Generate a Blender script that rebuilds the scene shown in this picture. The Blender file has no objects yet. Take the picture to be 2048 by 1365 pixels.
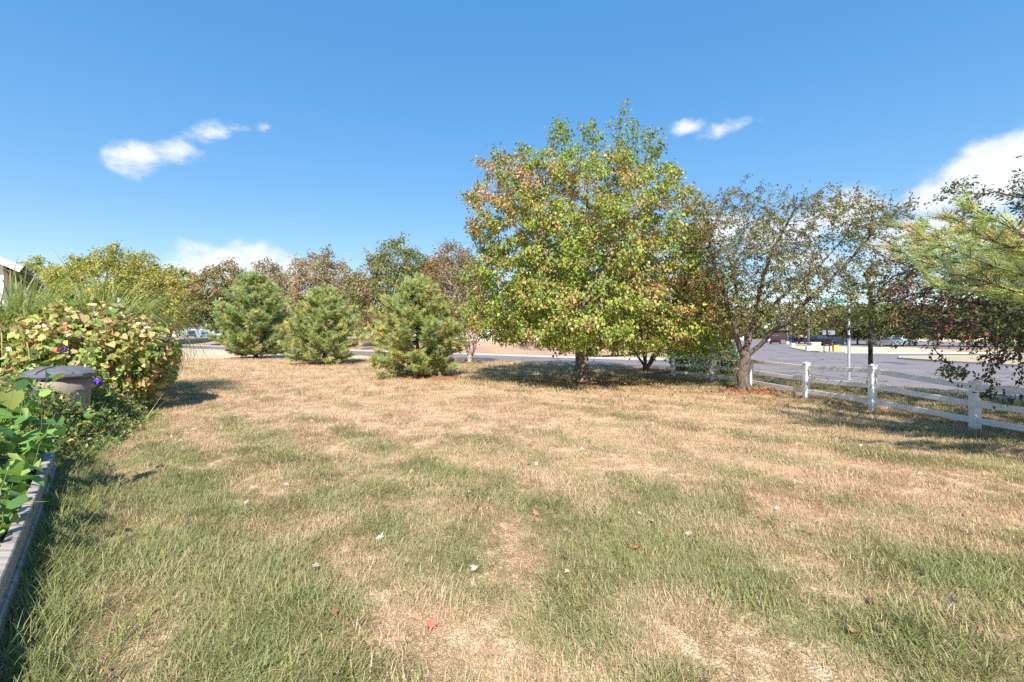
import bpy, bmesh, math
import numpy as np
from mathutils import Vector, Matrix

sc = bpy.context.scene
COL = sc.collection
rng = np.random.default_rng(11)
rad = math.radians

# ------------------------------------------------------------------ camera, sky, sun, exposure
CAM_H, F, CX, HY = 1.7, 960.0, 1024.0, 671.0      # metres, focal length / centre / horizon in photo pixels
def G(px, py, z=0.0):                              # a point of the ground (height z) from its pixel
    d = (CAM_H - z) * F / (py - HY)
    return ((px - CX) / F * d, d)
def at(px, py, d):                                 # a point at known distance d
    return ((px - CX) / F * d, d, CAM_H - (py - HY) * d / F)

cam_d = bpy.data.cameras.new('camera')
cam_d.sensor_width = 36.0
cam_d.lens = F / 2048 * 36.0
cam_d.shift_y = -(682.5 - HY) / 2048
cam_d.clip_end = 5000
cam_d.clip_start = 0.05
cam = bpy.data.objects.new('camera', cam_d)
cam.location = (0, 0, CAM_H)
cam.rotation_euler = (rad(90), 0, 0)
COL.objects.link(cam)
sc.camera = cam

SUN_EL = rad(43)
SUN_H = Vector((0.0, -1.0, 0)).normalized()      # horizontal direction towards the sun (behind the camera)
SUN_DIR = Vector((SUN_H.x * math.cos(SUN_EL), SUN_H.y * math.cos(SUN_EL), math.sin(SUN_EL)))
sun_d = bpy.data.lights.new('sun', 'SUN')
sun_d.energy = 5.0
sun_d.angle = rad(0.53)
sun_d.color = (1.0, 0.93, 0.82)
sun = bpy.data.objects.new('sun', sun_d)
sun.rotation_euler = SUN_DIR.to_track_quat('Z', 'Y').to_euler()
sun.location = (0, -20, 40)
COL.objects.link(sun)

world = bpy.data.worlds.new('World')
sc.world = world
world.use_nodes = True
wt = world.node_tree
for n in list(wt.nodes): wt.nodes.remove(n)
def N(t, kind, **kw):
    n = t.nodes.new(kind)
    for k, v in kw.items(): setattr(n, k, v)
    return n
def mth(t, op, a, b=None, c=None, clamp=False):
    n = t.nodes.new('ShaderNodeMath'); n.operation = op; n.use_clamp = clamp
    for i, v in enumerate((a, b, c)):
        if v is None: continue
        if isinstance(v, (int, float)): n.inputs[i].default_value = v
        else: t.links.new(v, n.inputs[i])
    return n.outputs[0]
sky = N(wt, 'ShaderNodeTexSky', sky_type='NISHITA', sun_disc=False)
sky.sun_elevation = SUN_EL
sky.sun_rotation = math.atan2(SUN_H.x, SUN_H.y)
sky.altitude = 600; sky.air_density = 1.0; sky.dust_density = 0.0; sky.ozone_density = 1.6
tc = N(wt, 'ShaderNodeTexCoord')
sep = N(wt, 'ShaderNodeSeparateXYZ'); wt.links.new(tc.outputs['Generated'], sep.inputs[0])
az = mth(wt, 'ARCTAN2', sep.outputs[0], sep.outputs[1])
el = mth(wt, 'ARCSINE', sep.outputs[2])
# clouds: (azimuth, elevation) blobs with torn edges
cl = [(285, 314, 66, 28, 0, .80), (350, 300, 62, 24, 22, .86), (415, 270, 74, 19, 20, .86), (470, 258, 50, 9, 12, .6), (530, 254, 30, 10, 20, .6),
      (1372, 256, 32, 13, 0, .6), (1455, 259, 62, 15, 4, .7),
      (480, 532, 110, 42, 2, 1.5), (395, 550, 80, 36, 4, 1.2), (555, 548, 80, 38, -4, 1.3),
      (1985, 350, 140, 66, 22, 1.6), (1885, 388, 100, 36, 14, 1.3), (2110, 325, 140, 84, 10, 1.6),
      (1840, 470, 150, 44, 6, 1.15), (2020, 460, 130, 34, 0, 1.1), (1700, 425, 90, 40, 0, 1.1),
      (1560, 470, 110, 36, 8, 1.0), (1450, 460, 50, 36, 0, 1.1), (1620, 520, 130, 24, -4, .8)]
noi = N(wt, 'ShaderNodeTexNoise'); noi.inputs['Scale'].default_value = 10; noi.inputs['Detail'].default_value = 14
noi.inputs['Roughness'].default_value = .62
mp = N(wt, 'ShaderNodeMapping'); mp.inputs['Scale'].default_value = (1, 1, 1.7)
wt.links.new(tc.outputs['Generated'], mp.inputs[0]); wt.links.new(mp.outputs[0], noi.inputs['Vector'])
acc = None
for px, py, rx, ry, rot, st in cl:
    a0 = math.atan((px - CX) / F); e0 = math.atan((HY - py) / F * math.cos(a0))
    sx, sy = rx / F * math.cos(a0) ** 2 * 1.25, ry / F * math.cos(a0) * 1.35
    c, s = math.cos(rad(rot)), math.sin(rad(rot))
    du = mth(wt, 'SUBTRACT', az, a0); dv = mth(wt, 'SUBTRACT', el, e0)
    u = mth(wt, 'ADD', mth(wt, 'MULTIPLY', du, c / sx), mth(wt, 'MULTIPLY', dv, s / sx))
    v = mth(wt, 'SUBTRACT', mth(wt, 'MULTIPLY', dv, c / sy), mth(wt, 'MULTIPLY', du, s / sy))
    r2 = mth(wt, 'ADD', mth(wt, 'MULTIPLY', u, u), mth(wt, 'MULTIPLY', v, v))
    m = mth(wt, 'MULTIPLY', mth(wt, 'SUBTRACT', 1.0, mth(wt, 'SQRT', r2)), st)
    acc = m if acc is None else mth(wt, 'SMOOTH_MAX', acc, m, .12)
nz = mth(wt, 'MULTIPLY', mth(wt, 'SUBTRACT', noi.outputs['Fac'], .5), 2.5)
fac = N(wt, 'ShaderNodeMapRange', interpolation_type='SMOOTHSTEP')
wt.links.new(mth(wt, 'ADD', acc, nz), fac.inputs[0])
fac.inputs[1].default_value = .02; fac.inputs[2].default_value = .85
fac.inputs[3].default_value = 0; fac.inputs[4].default_value = .93
ccol = N(wt, 'ShaderNodeMix', data_type='RGBA')
wt.links.new(noi.outputs['Fac'], ccol.inputs[0])
ccol.inputs[6].default_value = (4.6, 4.9, 5.4, 1); ccol.inputs[7].default_value = (6.6, 6.6, 6.8, 1)
mixc = N(wt, 'ShaderNodeMix', data_type='RGBA')
gam = N(wt, 'ShaderNodeGamma'); gam.inputs[1].default_value = .40
wt.links.new(sky.outputs[0], gam.inputs[0])
hsv = N(wt, 'ShaderNodeHueSaturation'); hsv.inputs['Saturation'].default_value = 2.36; hsv.inputs['Value'].default_value = 2.72; hsv.inputs['Hue'].default_value = .506
wt.links.new(gam.outputs[0], hsv.inputs['Color'])
wt.links.new(fac.outputs[0], mixc.inputs[0]); wt.links.new(hsv.outputs[0], mixc.inputs[6]); wt.links.new(ccol.outputs[2], mixc.inputs[7])
bg = N(wt, 'ShaderNodeBackground'); bg.inputs['Strength'].default_value = 0.10
wo = N(wt, 'ShaderNodeOutputWorld')
wt.links.new(mixc.outputs[2], bg.inputs['Color']); wt.links.new(bg.outputs[0], wo.inputs['Surface'])

sc.view_settings.view_transform = 'Standard'
sc.view_settings.look = 'None'
sc.view_settings.exposure = 0.9
sc.view_settings.gamma = 1.0
sc.view_settings.use_curve_mapping = False
sc.cycles.use_denoising = False
sc.cycles.max_bounces = 6
sc.cycles.transparent_max_bounces = 4

# ------------------------------------------------------------------ numpy noise
def vnoise(x, y, seed=0):
    xi = np.floor(x).astype(np.int64); yi = np.floor(y).astype(np.int64)
    fx = x - xi; fy = y - yi
    fx = fx * fx * (3 - 2 * fx); fy = fy * fy * (3 - 2 * fy)
    def h(a, b):
        n = (a * 374761393 + b * 668265263 + seed * 974634777) & 0xffffffff
        n = ((n ^ (n >> 13)) * 1274126177) & 0xffffffff
        return ((n ^ (n >> 16)) & 0xffff) / 65535.0
    return (h(xi, yi) * (1 - fx) + h(xi + 1, yi) * fx) * (1 - fy) + (h(xi, yi + 1) * (1 - fx) + h(xi + 1, yi + 1) * fx) * fy
def fbm(x, y, seed=0, o=4):
    s = 0; a = .5; t = 0
    for i in range(o):
        s = s + a * vnoise(x * 2 ** i, y * 2 ** i, seed + i * 17); t += a; a *= .5
    return s / t
def sstep(a, b, x):
    t = np.clip((x - a) / (b - a), 0, 1); return t * t * (3 - 2 * t)

# ------------------------------------------------------------------ materials
def new_mat(name):
    m = bpy.data.materials.new(name); m.use_nodes = True
    t = m.node_tree
    return m, t, t.nodes['Principled BSDF']
def plain(name, col, rough=.6, metal=0.0, var=.12, scale=6.0, bump=0.0, bscale=60, spec=.4):
    m, t, b = new_mat(name)
    g = N(t, 'ShaderNodeNewGeometry')
    n = N(t, 'ShaderNodeTexNoise'); n.inputs['Scale'].default_value = scale; n.inputs['Detail'].default_value = 5
    t.links.new(g.outputs['Position'], n.inputs['Vector'])
    mx = N(t, 'ShaderNodeMix', data_type='RGBA')
    t.links.new(n.outputs['Fac'], mx.inputs[0])
    mx.inputs[6].default_value = tuple(min(1, c * (1 - var)) for c in col) + (1,)
    mx.inputs[7].default_value = tuple(min(1, c * (1 + var)) for c in col) + (1,)
    t.links.new(mx.outputs[2], b.inputs['Base Color'])
    b.inputs['Roughness'].default_value = rough; b.inputs['Metallic'].default_value = metal
    b.inputs['Specular IOR Level'].default_value = spec
    if bump:
        n2 = N(t, 'ShaderNodeTexNoise'); n2.inputs['Scale'].default_value = bscale; n2.inputs['Detail'].default_value = 6
        t.links.new(g.outputs['Position'], n2.inputs['Vector'])
        bp = N(t, 'ShaderNodeBump'); bp.inputs['Strength'].default_value = bump; bp.inputs['Distance'].default_value = .02
        t.links.new(n2.outputs['Fac'], bp.inputs['Height']); t.links.new(bp.outputs[0], b.inputs['Normal'])
    return m
def leaf_mat(name, source='attr', transl=.3, rough=.45):
    m, t, b = new_mat(name)
    if source == 'attr':
        a = N(t, 'ShaderNodeAttribute', attribute_name='col'); c = a.outputs['Color']
    else:
        a = N(t, 'ShaderNodeObjectInfo'); c = a.outputs['Color']
    t.links.new(c, b.inputs['Base Color'])
    b.inputs['Roughness'].default_value = rough
    b.inputs['Specular IOR Level'].default_value = .35
    tr = N(t, 'ShaderNodeBsdfTranslucent')
    hs = N(t, 'ShaderNodeHueSaturation'); hs.inputs['Value'].default_value = 1.25; hs.inputs['Saturation'].default_value = 1.1
    t.links.new(c, hs.inputs['Color']); t.links.new(hs.outputs[0], tr.inputs['Color'])
    ms = N(t, 'ShaderNodeMixShader'); ms.inputs[0].default_value = transl
    out = t.nodes['Material Output']
    t.links.new(b.outputs[0], ms.inputs[1]); t.links.new(tr.outputs[0], ms.inputs[2]); t.links.new(ms.outputs[0], out.inputs['Surface'])
    return m
M = {}
M['leaf'] = leaf_mat('leaf', 'attr', .38)
M['leaf_single'] = leaf_mat('leaf_single', 'obj')
M['needle'] = leaf_mat('needle', 'attr', .42, .5)
M['white_vinyl'] = plain('white_vinyl', (.76, .745, .73), .42, var=.10, scale=7, spec=.5)
M['mulch_red'] = plain('mulch_red', (.30, .115, .055), .9, var=.45, scale=26, bump=.9, bscale=40)
M['mulch_brown'] = plain('mulch_brown', (.22, .12, .075), .9, var=.5, scale=24, bump=.9, bscale=40)
M['concrete'] = plain('concrete', (.52, .48, .44), .85, var=.12, scale=5, bump=.2)
M['soil'] = plain('soil', (.06, .042, .03), .95, var=.4, scale=18, bump=1, bscale=30)
M['dark_metal'] = plain('dark_metal', (.03, .028, .03), .45, .3, var=.2)
M['galv'] = plain('galvanised_steel', (.28, .30, .33), .5, .4, var=.12, scale=9)
M['sign_green'] = plain('sign_green', (.07, .30, .27), .4, var=.05)
M['lamp_glass'] = plain('lamp_glass', (.72, .74, .76), .15, var=.05)
M['bin_grey'] = plain('bin_grey_plastic', (.13, .13, .15), .5, var=.18, scale=14, bump=.1)
M['bin_beige'] = plain('bin_beige', (.24, .195, .15), .6, var=.15, scale=10)
M['siding'] = plain('white_siding', (.68, .67, .70), .55, var=.05)
M['trim'] = plain('white_trim', (.82, .81, .80), .5, var=.04)
M['shingle'] = plain('shingle', (.075, .062, .065), .9, var=.3, scale=20, bump=.6, bscale=18)
M['soffit'] = plain('brown_soffit', (.10, .075, .07), .8, var=.2)
M['glass'] = plain('dark_glass', (.03, .04, .05), .08, var=.1, spec=.8)
M['tyre'] = plain('tyre_rubber', (.02, .02, .02), .8)
M['rim'] = plain('wheel_rim', (.45, .46, .48), .35, .7)
M['lamp_white'] = plain('headlight_lens', (.75, .77, .8), .15)
M['lamp_red'] = plain('tail_light_lens', (.35, .02, .02), .2)
M['blue_siding'] = plain('blue_grey_siding', (.20, .25, .31), .7, var=.1)
M['beige_wall'] = plain('beige_wall', (.48, .40, .31), .8, var=.1)
M['brick_wall'] = plain('orange_brown_wall', (.42, .22, .14), .8, var=.15)
M['flower'] = plain('purple_petal', (.11, .035, .52), .5, var=.2, scale=30)
M['flower_throat'] = plain('pale_throat', (.62, .45, .75), .5)
M['hydrant'] = plain('white_paint', (.72, .68, .68), .5)
M['yellow'] = plain('yellow_paint', (.72, .46, .06), .5)
def bark(name, c1, c2, sc_=9):
    m, t, b = new_mat(name)
    g = N(t, 'ShaderNodeNewGeometry'); mp = N(t, 'ShaderNodeMapping'); mp.inputs['Scale'].default_value = (1, 1, .22)
    t.links.new(g.outputs['Position'], mp.inputs[0])
    n = N(t, 'ShaderNodeTexNoise'); n.inputs['Scale'].default_value = sc_ * 3; n.inputs['Detail'].default_value = 8; n.inputs['Roughness'].default_value = .65
    t.links.new(mp.outputs[0], n.inputs['Vector'])
    r = N(t, 'ShaderNodeValToRGB'); r.color_ramp.elements[0].position = .35; r.color_ramp.elements[1].position = .68
    r.color_ramp.elements[0].color = c1 + (1,); r.color_ramp.elements[1].color = c2 + (1,)
    t.links.new(n.outputs['Fac'], r.inputs[0]); t.links.new(r.outputs[0], b.inputs['Base Color'])
    b.inputs['Roughness'].default_value = .9
    bp = N(t, 'ShaderNodeBump'); bp.inputs['Strength'].default_value = .9; bp.inputs['Distance'].default_value = .03
    t.links.new(n.outputs['Fac'], bp.inputs['Height']); t.links.new(bp.outputs[0], b.inputs['Normal'])
    return m
M['bark_maple'] = bark('bark_maple', (.10, .075, .06), (.33, .26, .21))
M['bark_crab'] = bark('bark_crab', (.06, .048, .044), (.20, .155, .125))
M['bark_dark'] = bark('bark_dark', (.04, .03, .028), (.12, .09, .075))
M['bark_birch'] = bark('bark_birch', (.20, .13, .10), (.66, .56, .50), 5)
M['stem_red'] = plain('red_stem', (.27, .06, .05), .6, var=.3)
def wood_mat(name, c1, c2, axis):
    m, t, b = new_mat(name)
    tcn = N(t, 'ShaderNodeTexCoord'); mp = N(t, 'ShaderNodeMapping'); mp.inputs['Scale'].default_value = axis
    t.links.new(tcn.outputs['Object'], mp.inputs[0])
    n = N(t, 'ShaderNodeTexNoise'); n.inputs['Scale'].default_value = 14; n.inputs['Detail'].default_value = 7; n.inputs['Distortion'].default_value = .4
    t.links.new(mp.outputs[0], n.inputs['Vector'])
    r = N(t, 'ShaderNodeValToRGB'); r.color_ramp.elements[0].position = .3; r.color_ramp.elements[1].position = .7
    r.color_ramp.elements[0].color = c1 + (1,); r.color_ramp.elements[1].color = c2 + (1,)
    t.links.new(n.outputs['Fac'], r.inputs[0]); t.links.new(r.outputs[0], b.inputs['Base Color'])
    b.inputs['Roughness'].default_value = .85
    bp = N(t, 'ShaderNodeBump'); bp.inputs['Strength'].default_value = .5; bp.inputs['Distance'].default_value = .01
    t.links.new(n.outputs['Fac'], bp.inputs['Height']); t.links.new(bp.outputs[0], b.inputs['Normal'])
    return m
M['old_wood'] = wood_mat('weathered_wood', (.17, .145, .13), (.44, .385, .345), (.12, 1.6, 1.6))
M['new_wood'] = wood_mat('pale_wood', (.42, .27, .17), (.62, .44, .30), (1.6, 1.6, .15))

# asphalt with cracks and worn patches
m, t, b = new_mat('asphalt')
g = N(t, 'ShaderNodeNewGeometry')
n1 = N(t, 'ShaderNodeTexNoise'); n1.inputs['Scale'].default_value = .35; n1.inputs['Detail'].default_value = 6
n2 = N(t, 'ShaderNodeTexNoise'); n2.inputs['Scale'].default_value = 40; n2.inputs['Detail'].default_value = 3
n3 = N(t, 'ShaderNodeTexNoise'); n3.inputs['Scale'].default_value = .9; n3.inputs['Detail'].default_value = 3
vo = N(t, 'ShaderNodeTexVoronoi', feature='DISTANCE_TO_EDGE'); vo.inputs['Scale'].default_value = .22
for n in (n1, n2, n3): t.links.new(g.outputs['Position'], n.inputs['Vector'])
va = N(t, 'ShaderNodeVectorMath', operation='MULTIPLY_ADD')
t.links.new(n3.outputs['Color'], va.inputs[0]); va.inputs[1].default_value = (2.4, 2.4, 0); t.links.new(g.outputs['Position'], va.inputs[2])
t.links.new(va.outputs[0], vo.inputs['Vector'])
mx = N(t, 'ShaderNodeMix', data_type='RGBA'); t.links.new(n1.outputs['Fac'], mx.inputs[0])
mx.inputs[6].default_value = (.15, .128, .134, 1); mx.inputs[7].default_value = (.235, .20, .202, 1)
mg = N(t, 'ShaderNodeMix', data_type='RGBA', blend_type='MULTIPLY'); mg.inputs[0].default_value = .5
t.links.new(mx.outputs[2], mg.inputs[6]); t.links.new(n2.outputs['Color'], mg.inputs[7])
cr = N(t, 'ShaderNodeMapRange'); t.links.new(vo.outputs['Distance'], cr.inputs[0]); cr.inputs[1].default_value = .004; cr.inputs[2].default_value = .016
mk = N(t, 'ShaderNodeMix', data_type='RGBA'); t.links.new(cr.outputs[0], mk.inputs[0]); mk.inputs[6].default_value = (.07, .06, .065, 1)
hs = N(t, 'ShaderNodeHueSaturation'); hs.inputs['Value'].default_value = 1.35; hs.inputs['Saturation'].default_value = .75
t.links.new(mg.outputs[2], hs.inputs['Color']); t.links.new(hs.outputs[0], mk.inputs[7])
t.links.new(mk.outputs[2], b.inputs['Base Color']); b.inputs['Roughness'].default_value = .85
M['asphalt'] = m
M['road_paint'] = plain('worn_road_paint', (.5, .48, .47), .8, var=.25, scale=12)

# dry-to-green lawn colours: the 'dry' value is stored on the geometry
GREEN1, GREEN2 = (.18, .215, .068), (.43, .425, .185)
DRY1, DRY2 = (.58, .385, .235), (.80, .60, .43)
def turf_mat(name, blades):
    m, t, b = new_mat(name)
    if blades:
        a = N(t, 'ShaderNodeAttribute', attribute_name='dry', attribute_type='INSTANCER')
        r_ = N(t, 'ShaderNodeAttribute', attribute_name='rnd', attribute_type='GEOMETRY').outputs['Fac']
        oi = N(t, 'ShaderNodeObjectInfo').outputs['Random']
        d = mth(t, 'ADD', a.outputs['Fac'], mth(t, 'MULTIPLY', mth(t, 'SUBTRACT', r_, .5), 1.6))
        d = mth(t, 'ADD', d, mth(t, 'MULTIPLY', mth(t, 'SUBTRACT', oi, .5), .25))
        var = mth(t, 'FRACT', mth(t, 'MULTIPLY', r_, 7.3))
    else:
        a = N(t, 'ShaderNodeAttribute', attribute_name='dry')
        g = N(t, 'ShaderNodeNewGeometry')
        n = N(t, 'ShaderNodeTexNoise'); n.inputs['Scale'].default_value = 16; n.inputs['Detail'].default_value = 8; n.inputs['Roughness'].default_value = .75
        t.links.new(g.outputs['Position'], n.inputs['Vector'])
        n2 = N(t, 'ShaderNodeTexNoise'); n2.inputs['Scale'].default_value = 55; n2.inputs['Detail'].default_value = 5
        t.links.new(g.outputs['Position'], n2.inputs['Vector'])
        d = mth(t, 'ADD', a.outputs['Fac'], mth(t, 'MULTIPLY', mth(t, 'SUBTRACT', n.outputs['Fac'], .5), 1.1))
        var = n2.outputs['Fac']
    mr = N(t, 'ShaderNodeMapRange', interpolation_type='SMOOTHSTEP'); t.links.new(d, mr.inputs[0])
    mr.inputs[1].default_value = .15; mr.inputs[2].default_value = .85
    A = N(t, 'ShaderNodeMix', data_type='RGBA'); t.links.new(var, A.inputs[0]); A.inputs[6].default_value = GREEN1 + (1,); A.inputs[7].default_value = GREEN2 + (1,)
    B = N(t, 'ShaderNodeMix', data_type='RGBA'); t.links.new(var, B.inputs[0]); B.inputs[6].default_value = DRY1 + (1,); B.inputs[7].default_value = DRY2 + (1,)
    C = N(t, 'ShaderNodeMix', data_type='RGBA'); t.links.new(mr.outputs[0], C.inputs[0]); t.links.new(A.outputs[2], C.inputs[6]); t.links.new(B.outputs[2], C.inputs[7])
    t.links.new(C.outputs[2], b.inputs['Base Color'])
    b.inputs['Roughness'].default_value = .6; b.inputs['Specular IOR Level'].default_value = .25
    if blades:
        tr = N(t, 'ShaderNodeBsdfTranslucent'); t.links.new(C.outputs[2], tr.inputs['Color'])
        ms = N(t, 'ShaderNodeMixShader'); ms.inputs[0].default_value = .4
        t.links.new(b.outputs[0], ms.inputs[1]); t.links.new(tr.outputs[0], ms.inputs[2])
        t.links.new(ms.outputs[0], t.nodes['Material Output'].inputs['Surface'])
    else:
        bp = N(t, 'ShaderNodeBump'); bp.inputs['Strength'].default_value = 1; bp.inputs['Distance'].default_value = .03
        t.links.new(n2.outputs['Fac'], bp.inputs['Height']); t.links.new(bp.outputs[0], b.inputs['Normal'])
    return m
M['turf'] = turf_mat('turf', False)
M['blade'] = turf_mat('grass_blade', True)

# ------------------------------------------------------------------ object helpers
def tag(o, label=None, cat=None, group=None, kind=None):
    if label: o['label'] = label
    if cat: o['category'] = cat
    if group: o['group'] = group
    if kind: o['kind'] = kind
    return o
def empty(name, loc=(0, 0, 0), rz=0.0):
    o = bpy.data.objects.new(name, None); o.empty_display_size = .2
    o.location = loc; o.rotation_euler = (0, 0, rz); COL.objects.link(o); return o
def link(name, me, mat=None, parent=None):
    if mat is not None and not me.materials: me.materials.append(mat)
    o = bpy.data.objects.new(name, me); COL.objects.link(o)
    if parent is not None: o.parent = parent
    return o
def mesh_np(name, V, Fc, col=None, smooth=False, attrs=None):
    """V (n,3); Fc (m,k) int array or list of such arrays"""
    me = bpy.data.meshes.new(name)
    Fl = Fc if isinstance(Fc, list) else [Fc]
    Fl = [np.asarray(f) for f in Fl if len(f)]
    V = np.asarray(V, dtype=np.float32)
    tot = np.concatenate([np.full(len(f), f.shape[1], np.int32) for f in Fl])
    idx = np.concatenate([f.ravel() for f in Fl]).astype(np.int32)
    start = np.concatenate([[0], np.cumsum(tot)[:-1]]).astype(np.int32)
    me.vertices.add(len(V)); me.vertices.foreach_set('co', V.ravel())
    me.loops.add(len(idx)); me.loops.foreach_set('vertex_index', idx)
    me.polygons.add(len(tot)); me.polygons.foreach_set('loop_start', start); me.polygons.foreach_set('loop_total', tot)
    if smooth: me.polygons.foreach_set('use_smooth', np.ones(len(tot), bool))
    me.update(calc_edges=True)
    if col is not None:
        a = me.attributes.new('col', 'FLOAT_COLOR', 'POINT')
        c = np.ones((len(V), 4), np.float32); c[:, :3] = col; a.data.foreach_set('color', c.ravel())
    for k, v in (attrs or {}).items():
        a = me.attributes.new(k, 'FLOAT', 'POINT'); a.data.foreach_set('value', np.asarray(v, np.float32))
    return me
class MB:
    """collects boxes, tubes and lathes into one mesh"""
    def __init__(s): s.bm = bmesh.new()
    def box(s, c, size, rz=0.0, bevel=0.0):
        r = bmesh.ops.create_cube(s.bm, size=1.0)
        vs = r['verts']
        bmesh.ops.scale(s.bm, vec=size, verts=vs)
        if bevel:
            es = list({e for v in vs for e in v.link_edges})
            rb = bmesh.ops.bevel(s.bm, geom=es, offset=bevel, segments=1, affect='EDGES')
            vs = list({v for f in rb['faces'] for v in f.verts} | {v for v in vs if v.is_valid})
        bmesh.ops.transform(s.bm, matrix=Matrix.Translation(c) @ Matrix.Rotation(rz, 4, 'Z'), verts=vs)
        return s
    def beam(s, a, b, w, h, bevel=0.0):
        a, b = Vector(a), Vector(b); d = b - a
        q = d.to_track_quat('X', 'Z').to_matrix().to_4x4()
        r = bmesh.ops.create_cube(s.bm, size=1.0); vs = r['verts']
        bmesh.ops.scale(s.bm, vec=(d.length, w, h), verts=vs)
        if bevel:
            es = list({e for v in vs for e in v.link_edges})
            rb = bmesh.ops.bevel(s.bm, geom=es, offset=bevel, segments=1, affect='EDGES')
            vs = list({v for f in rb['faces'] for v in f.verts} | {v for v in vs if v.is_valid})
        bmesh.ops.transform(s.bm, matrix=Matrix.Translation((a + b) / 2) @ q, verts=vs)
        return s
    def lathe(s, prof, c=(0, 0, 0), n=20, axis='Z'):
        rings = []
        for r, z in prof:
            ring = []
            for i in range(n):
                a = 2 * math.pi * i / n
                p = Vector((r * math.cos(a), r * math.sin(a), z))
                if axis == 'Y': p = Vector((p.x, p.z, p.y))
                ring.append(s.bm.verts.new(p + Vector(c)))
            rings.append(ring)
        for a, b in zip(rings, rings[1:]):
            for i in range(n):
                s.bm.faces.new((a[i], a[(i + 1) % n], b[(i + 1) % n], b[i]))
        s.bm.faces.new(rings[0][::-1]); s.bm.faces.new(rings[-1])
        return s
    def poly(s, pts):
        s.bm.faces.new([s.bm.verts.new(p) for p in pts]); return s
    def prism(s, pts2, y0, y1, taper=None):
        """side profile (x,z) extruded along y; taper(x,z)->inset"""
        a = []; b = []
        for x, z in pts2:
            k = taper(x, z) if taper else 0
            a.append(s.bm.verts.new((x, y0 + k, z))); b.append(s.bm.verts.new((x, y1 - k, z)))
        n = len(a)
        s.bm.faces.new(a); s.bm.faces.new(b[::-1])
        for i in range(n): s.bm.faces.new((a[i], b[i], b[(i + 1) % n], a[(i + 1) % n]))
        return s
    def mesh(s, name, smooth=False):
        bmesh.ops.recalc_face_normals(s.bm, faces=s.bm.faces)
        me = bpy.data.meshes.new(name); s.bm.to_mesh(me); s.bm.free()
        if smooth: me.polygons.foreach_set('use_smooth', np.ones(len(me.polygons), bool))
        return me
    def build(s, name, mat, parent=None, smooth=False):
        return link(name, s.mesh(name, smooth), mat, parent)
def copy_tree(o, parent=None):
    c = o.copy(); COL.objects.link(c)
    if parent is not None: c.parent = parent
    for ch in list(o.children): copy_tree(ch, c)
    return c

# ------------------------------------------------------------------ ground, roads, banks
def near_edge(x): return 31.4 - .75 * (x + .8)     # near edge of the side street
def far_edge(x): return 39.8 - .75 * (x + 1.0)
gm = MB(); gm.poly([(-2500, -2500, -.02), (2500, -2500, -.02), (2500, 2500, -.02), (-2500, 2500, -.02)])
m, t, b = new_mat('far_ground'); b.inputs['Base Color'].default_value = (.36, .27, .15, 1); b.inputs['Roughness'].default_value = .95
M['far_ground'] = m
tag(gm.build('ground', m), kind='structure')

near_pts = [(-260, near_edge(-260)), (6.1, near_edge(6.1)), (8.1, 24.5), (10, 23.1), (11.1, 21.6), (11.8, 19.4), (12.3, 16.5), (12.8, 13.8), (13.0, 11), (13.1, 0), (13.1, -60)]
road_pts = near_pts + [(27.2, -60), (27.2, 25.5), (27.0, 30), (27.4, 34), (29.5, 36.6), (34, 37.2), (75, 37.4), (75, 44.2), (35, 44.2), (31.5, 45.4), (30.4, 48), (31.6, 52), (37.5, 65), (82, 138), (330, 545),
            (316, 552), (68, 143), (24.5, 66), (18, 52), (13.6, 40), (12, 35.5), (10.6, 33.2), (8, far_edge(8) + .3), (5, far_edge(5)), (-260, far_edge(-260))]
bm = bmesh.new()
xs_ = [-260, -200, -150, -110, -80, -60, -45, -30, -20, -10, 0, 5]
for x0, x1 in zip(xs_, xs_[1:]):
    bm.faces.new([bm.verts.new(p) for p in ((x0, near_edge(x0), .012), (x1, near_edge(x1), .012), (x1, far_edge(x1), .012), (x0, far_edge(x0), .012))])
f = bm.faces.new([bm.verts.new((x, y, .012)) for x, y in [(5, near_edge(5))] + road_pts[1:-1]])
bmesh.ops.triangulate(bm, faces=[f])
for f in bm.faces:
    f.normal_update()
    if f.normal.z < 0: f.normal_flip()
me = bpy.data.meshes.new('road'); bm.to_mesh(me); bm.free()
tag(link('road', me, M['asphalt']), kind='structure')
lot = MB(); lot.poly([(75, 20, .008), (260, 20, .008), (260, 120, .008), (75, 120, .008)]); lot.poly([(42, 62, .009), (75, 62, .009), (130, 150, .009), (92, 150, .009)])
tag(lot.build('parking_lot', M['asphalt']), kind='structure')
# worn lane dashes
mk_ = MB()
def dash(a, b, w=.12):
    a = Vector((*a, .017)); b = Vector((*b, .017)); d = (b - a).normalized(); n = Vector((-d.y, d.x, 0)) * w / 2
    mk_.poly([a - n, b - n, b + n, a + n])
for p, q in (((1608, 715), (1652, 715.5)), ((1558, 708.5), (1584, 709)), ((1690, 728), (1732, 729.5)), ((1800, 741), (1850, 744))):
    dash(G(*p), G(*q))
tag(mk_.build('lane_markings', M['road_paint']), kind='structure')
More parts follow.
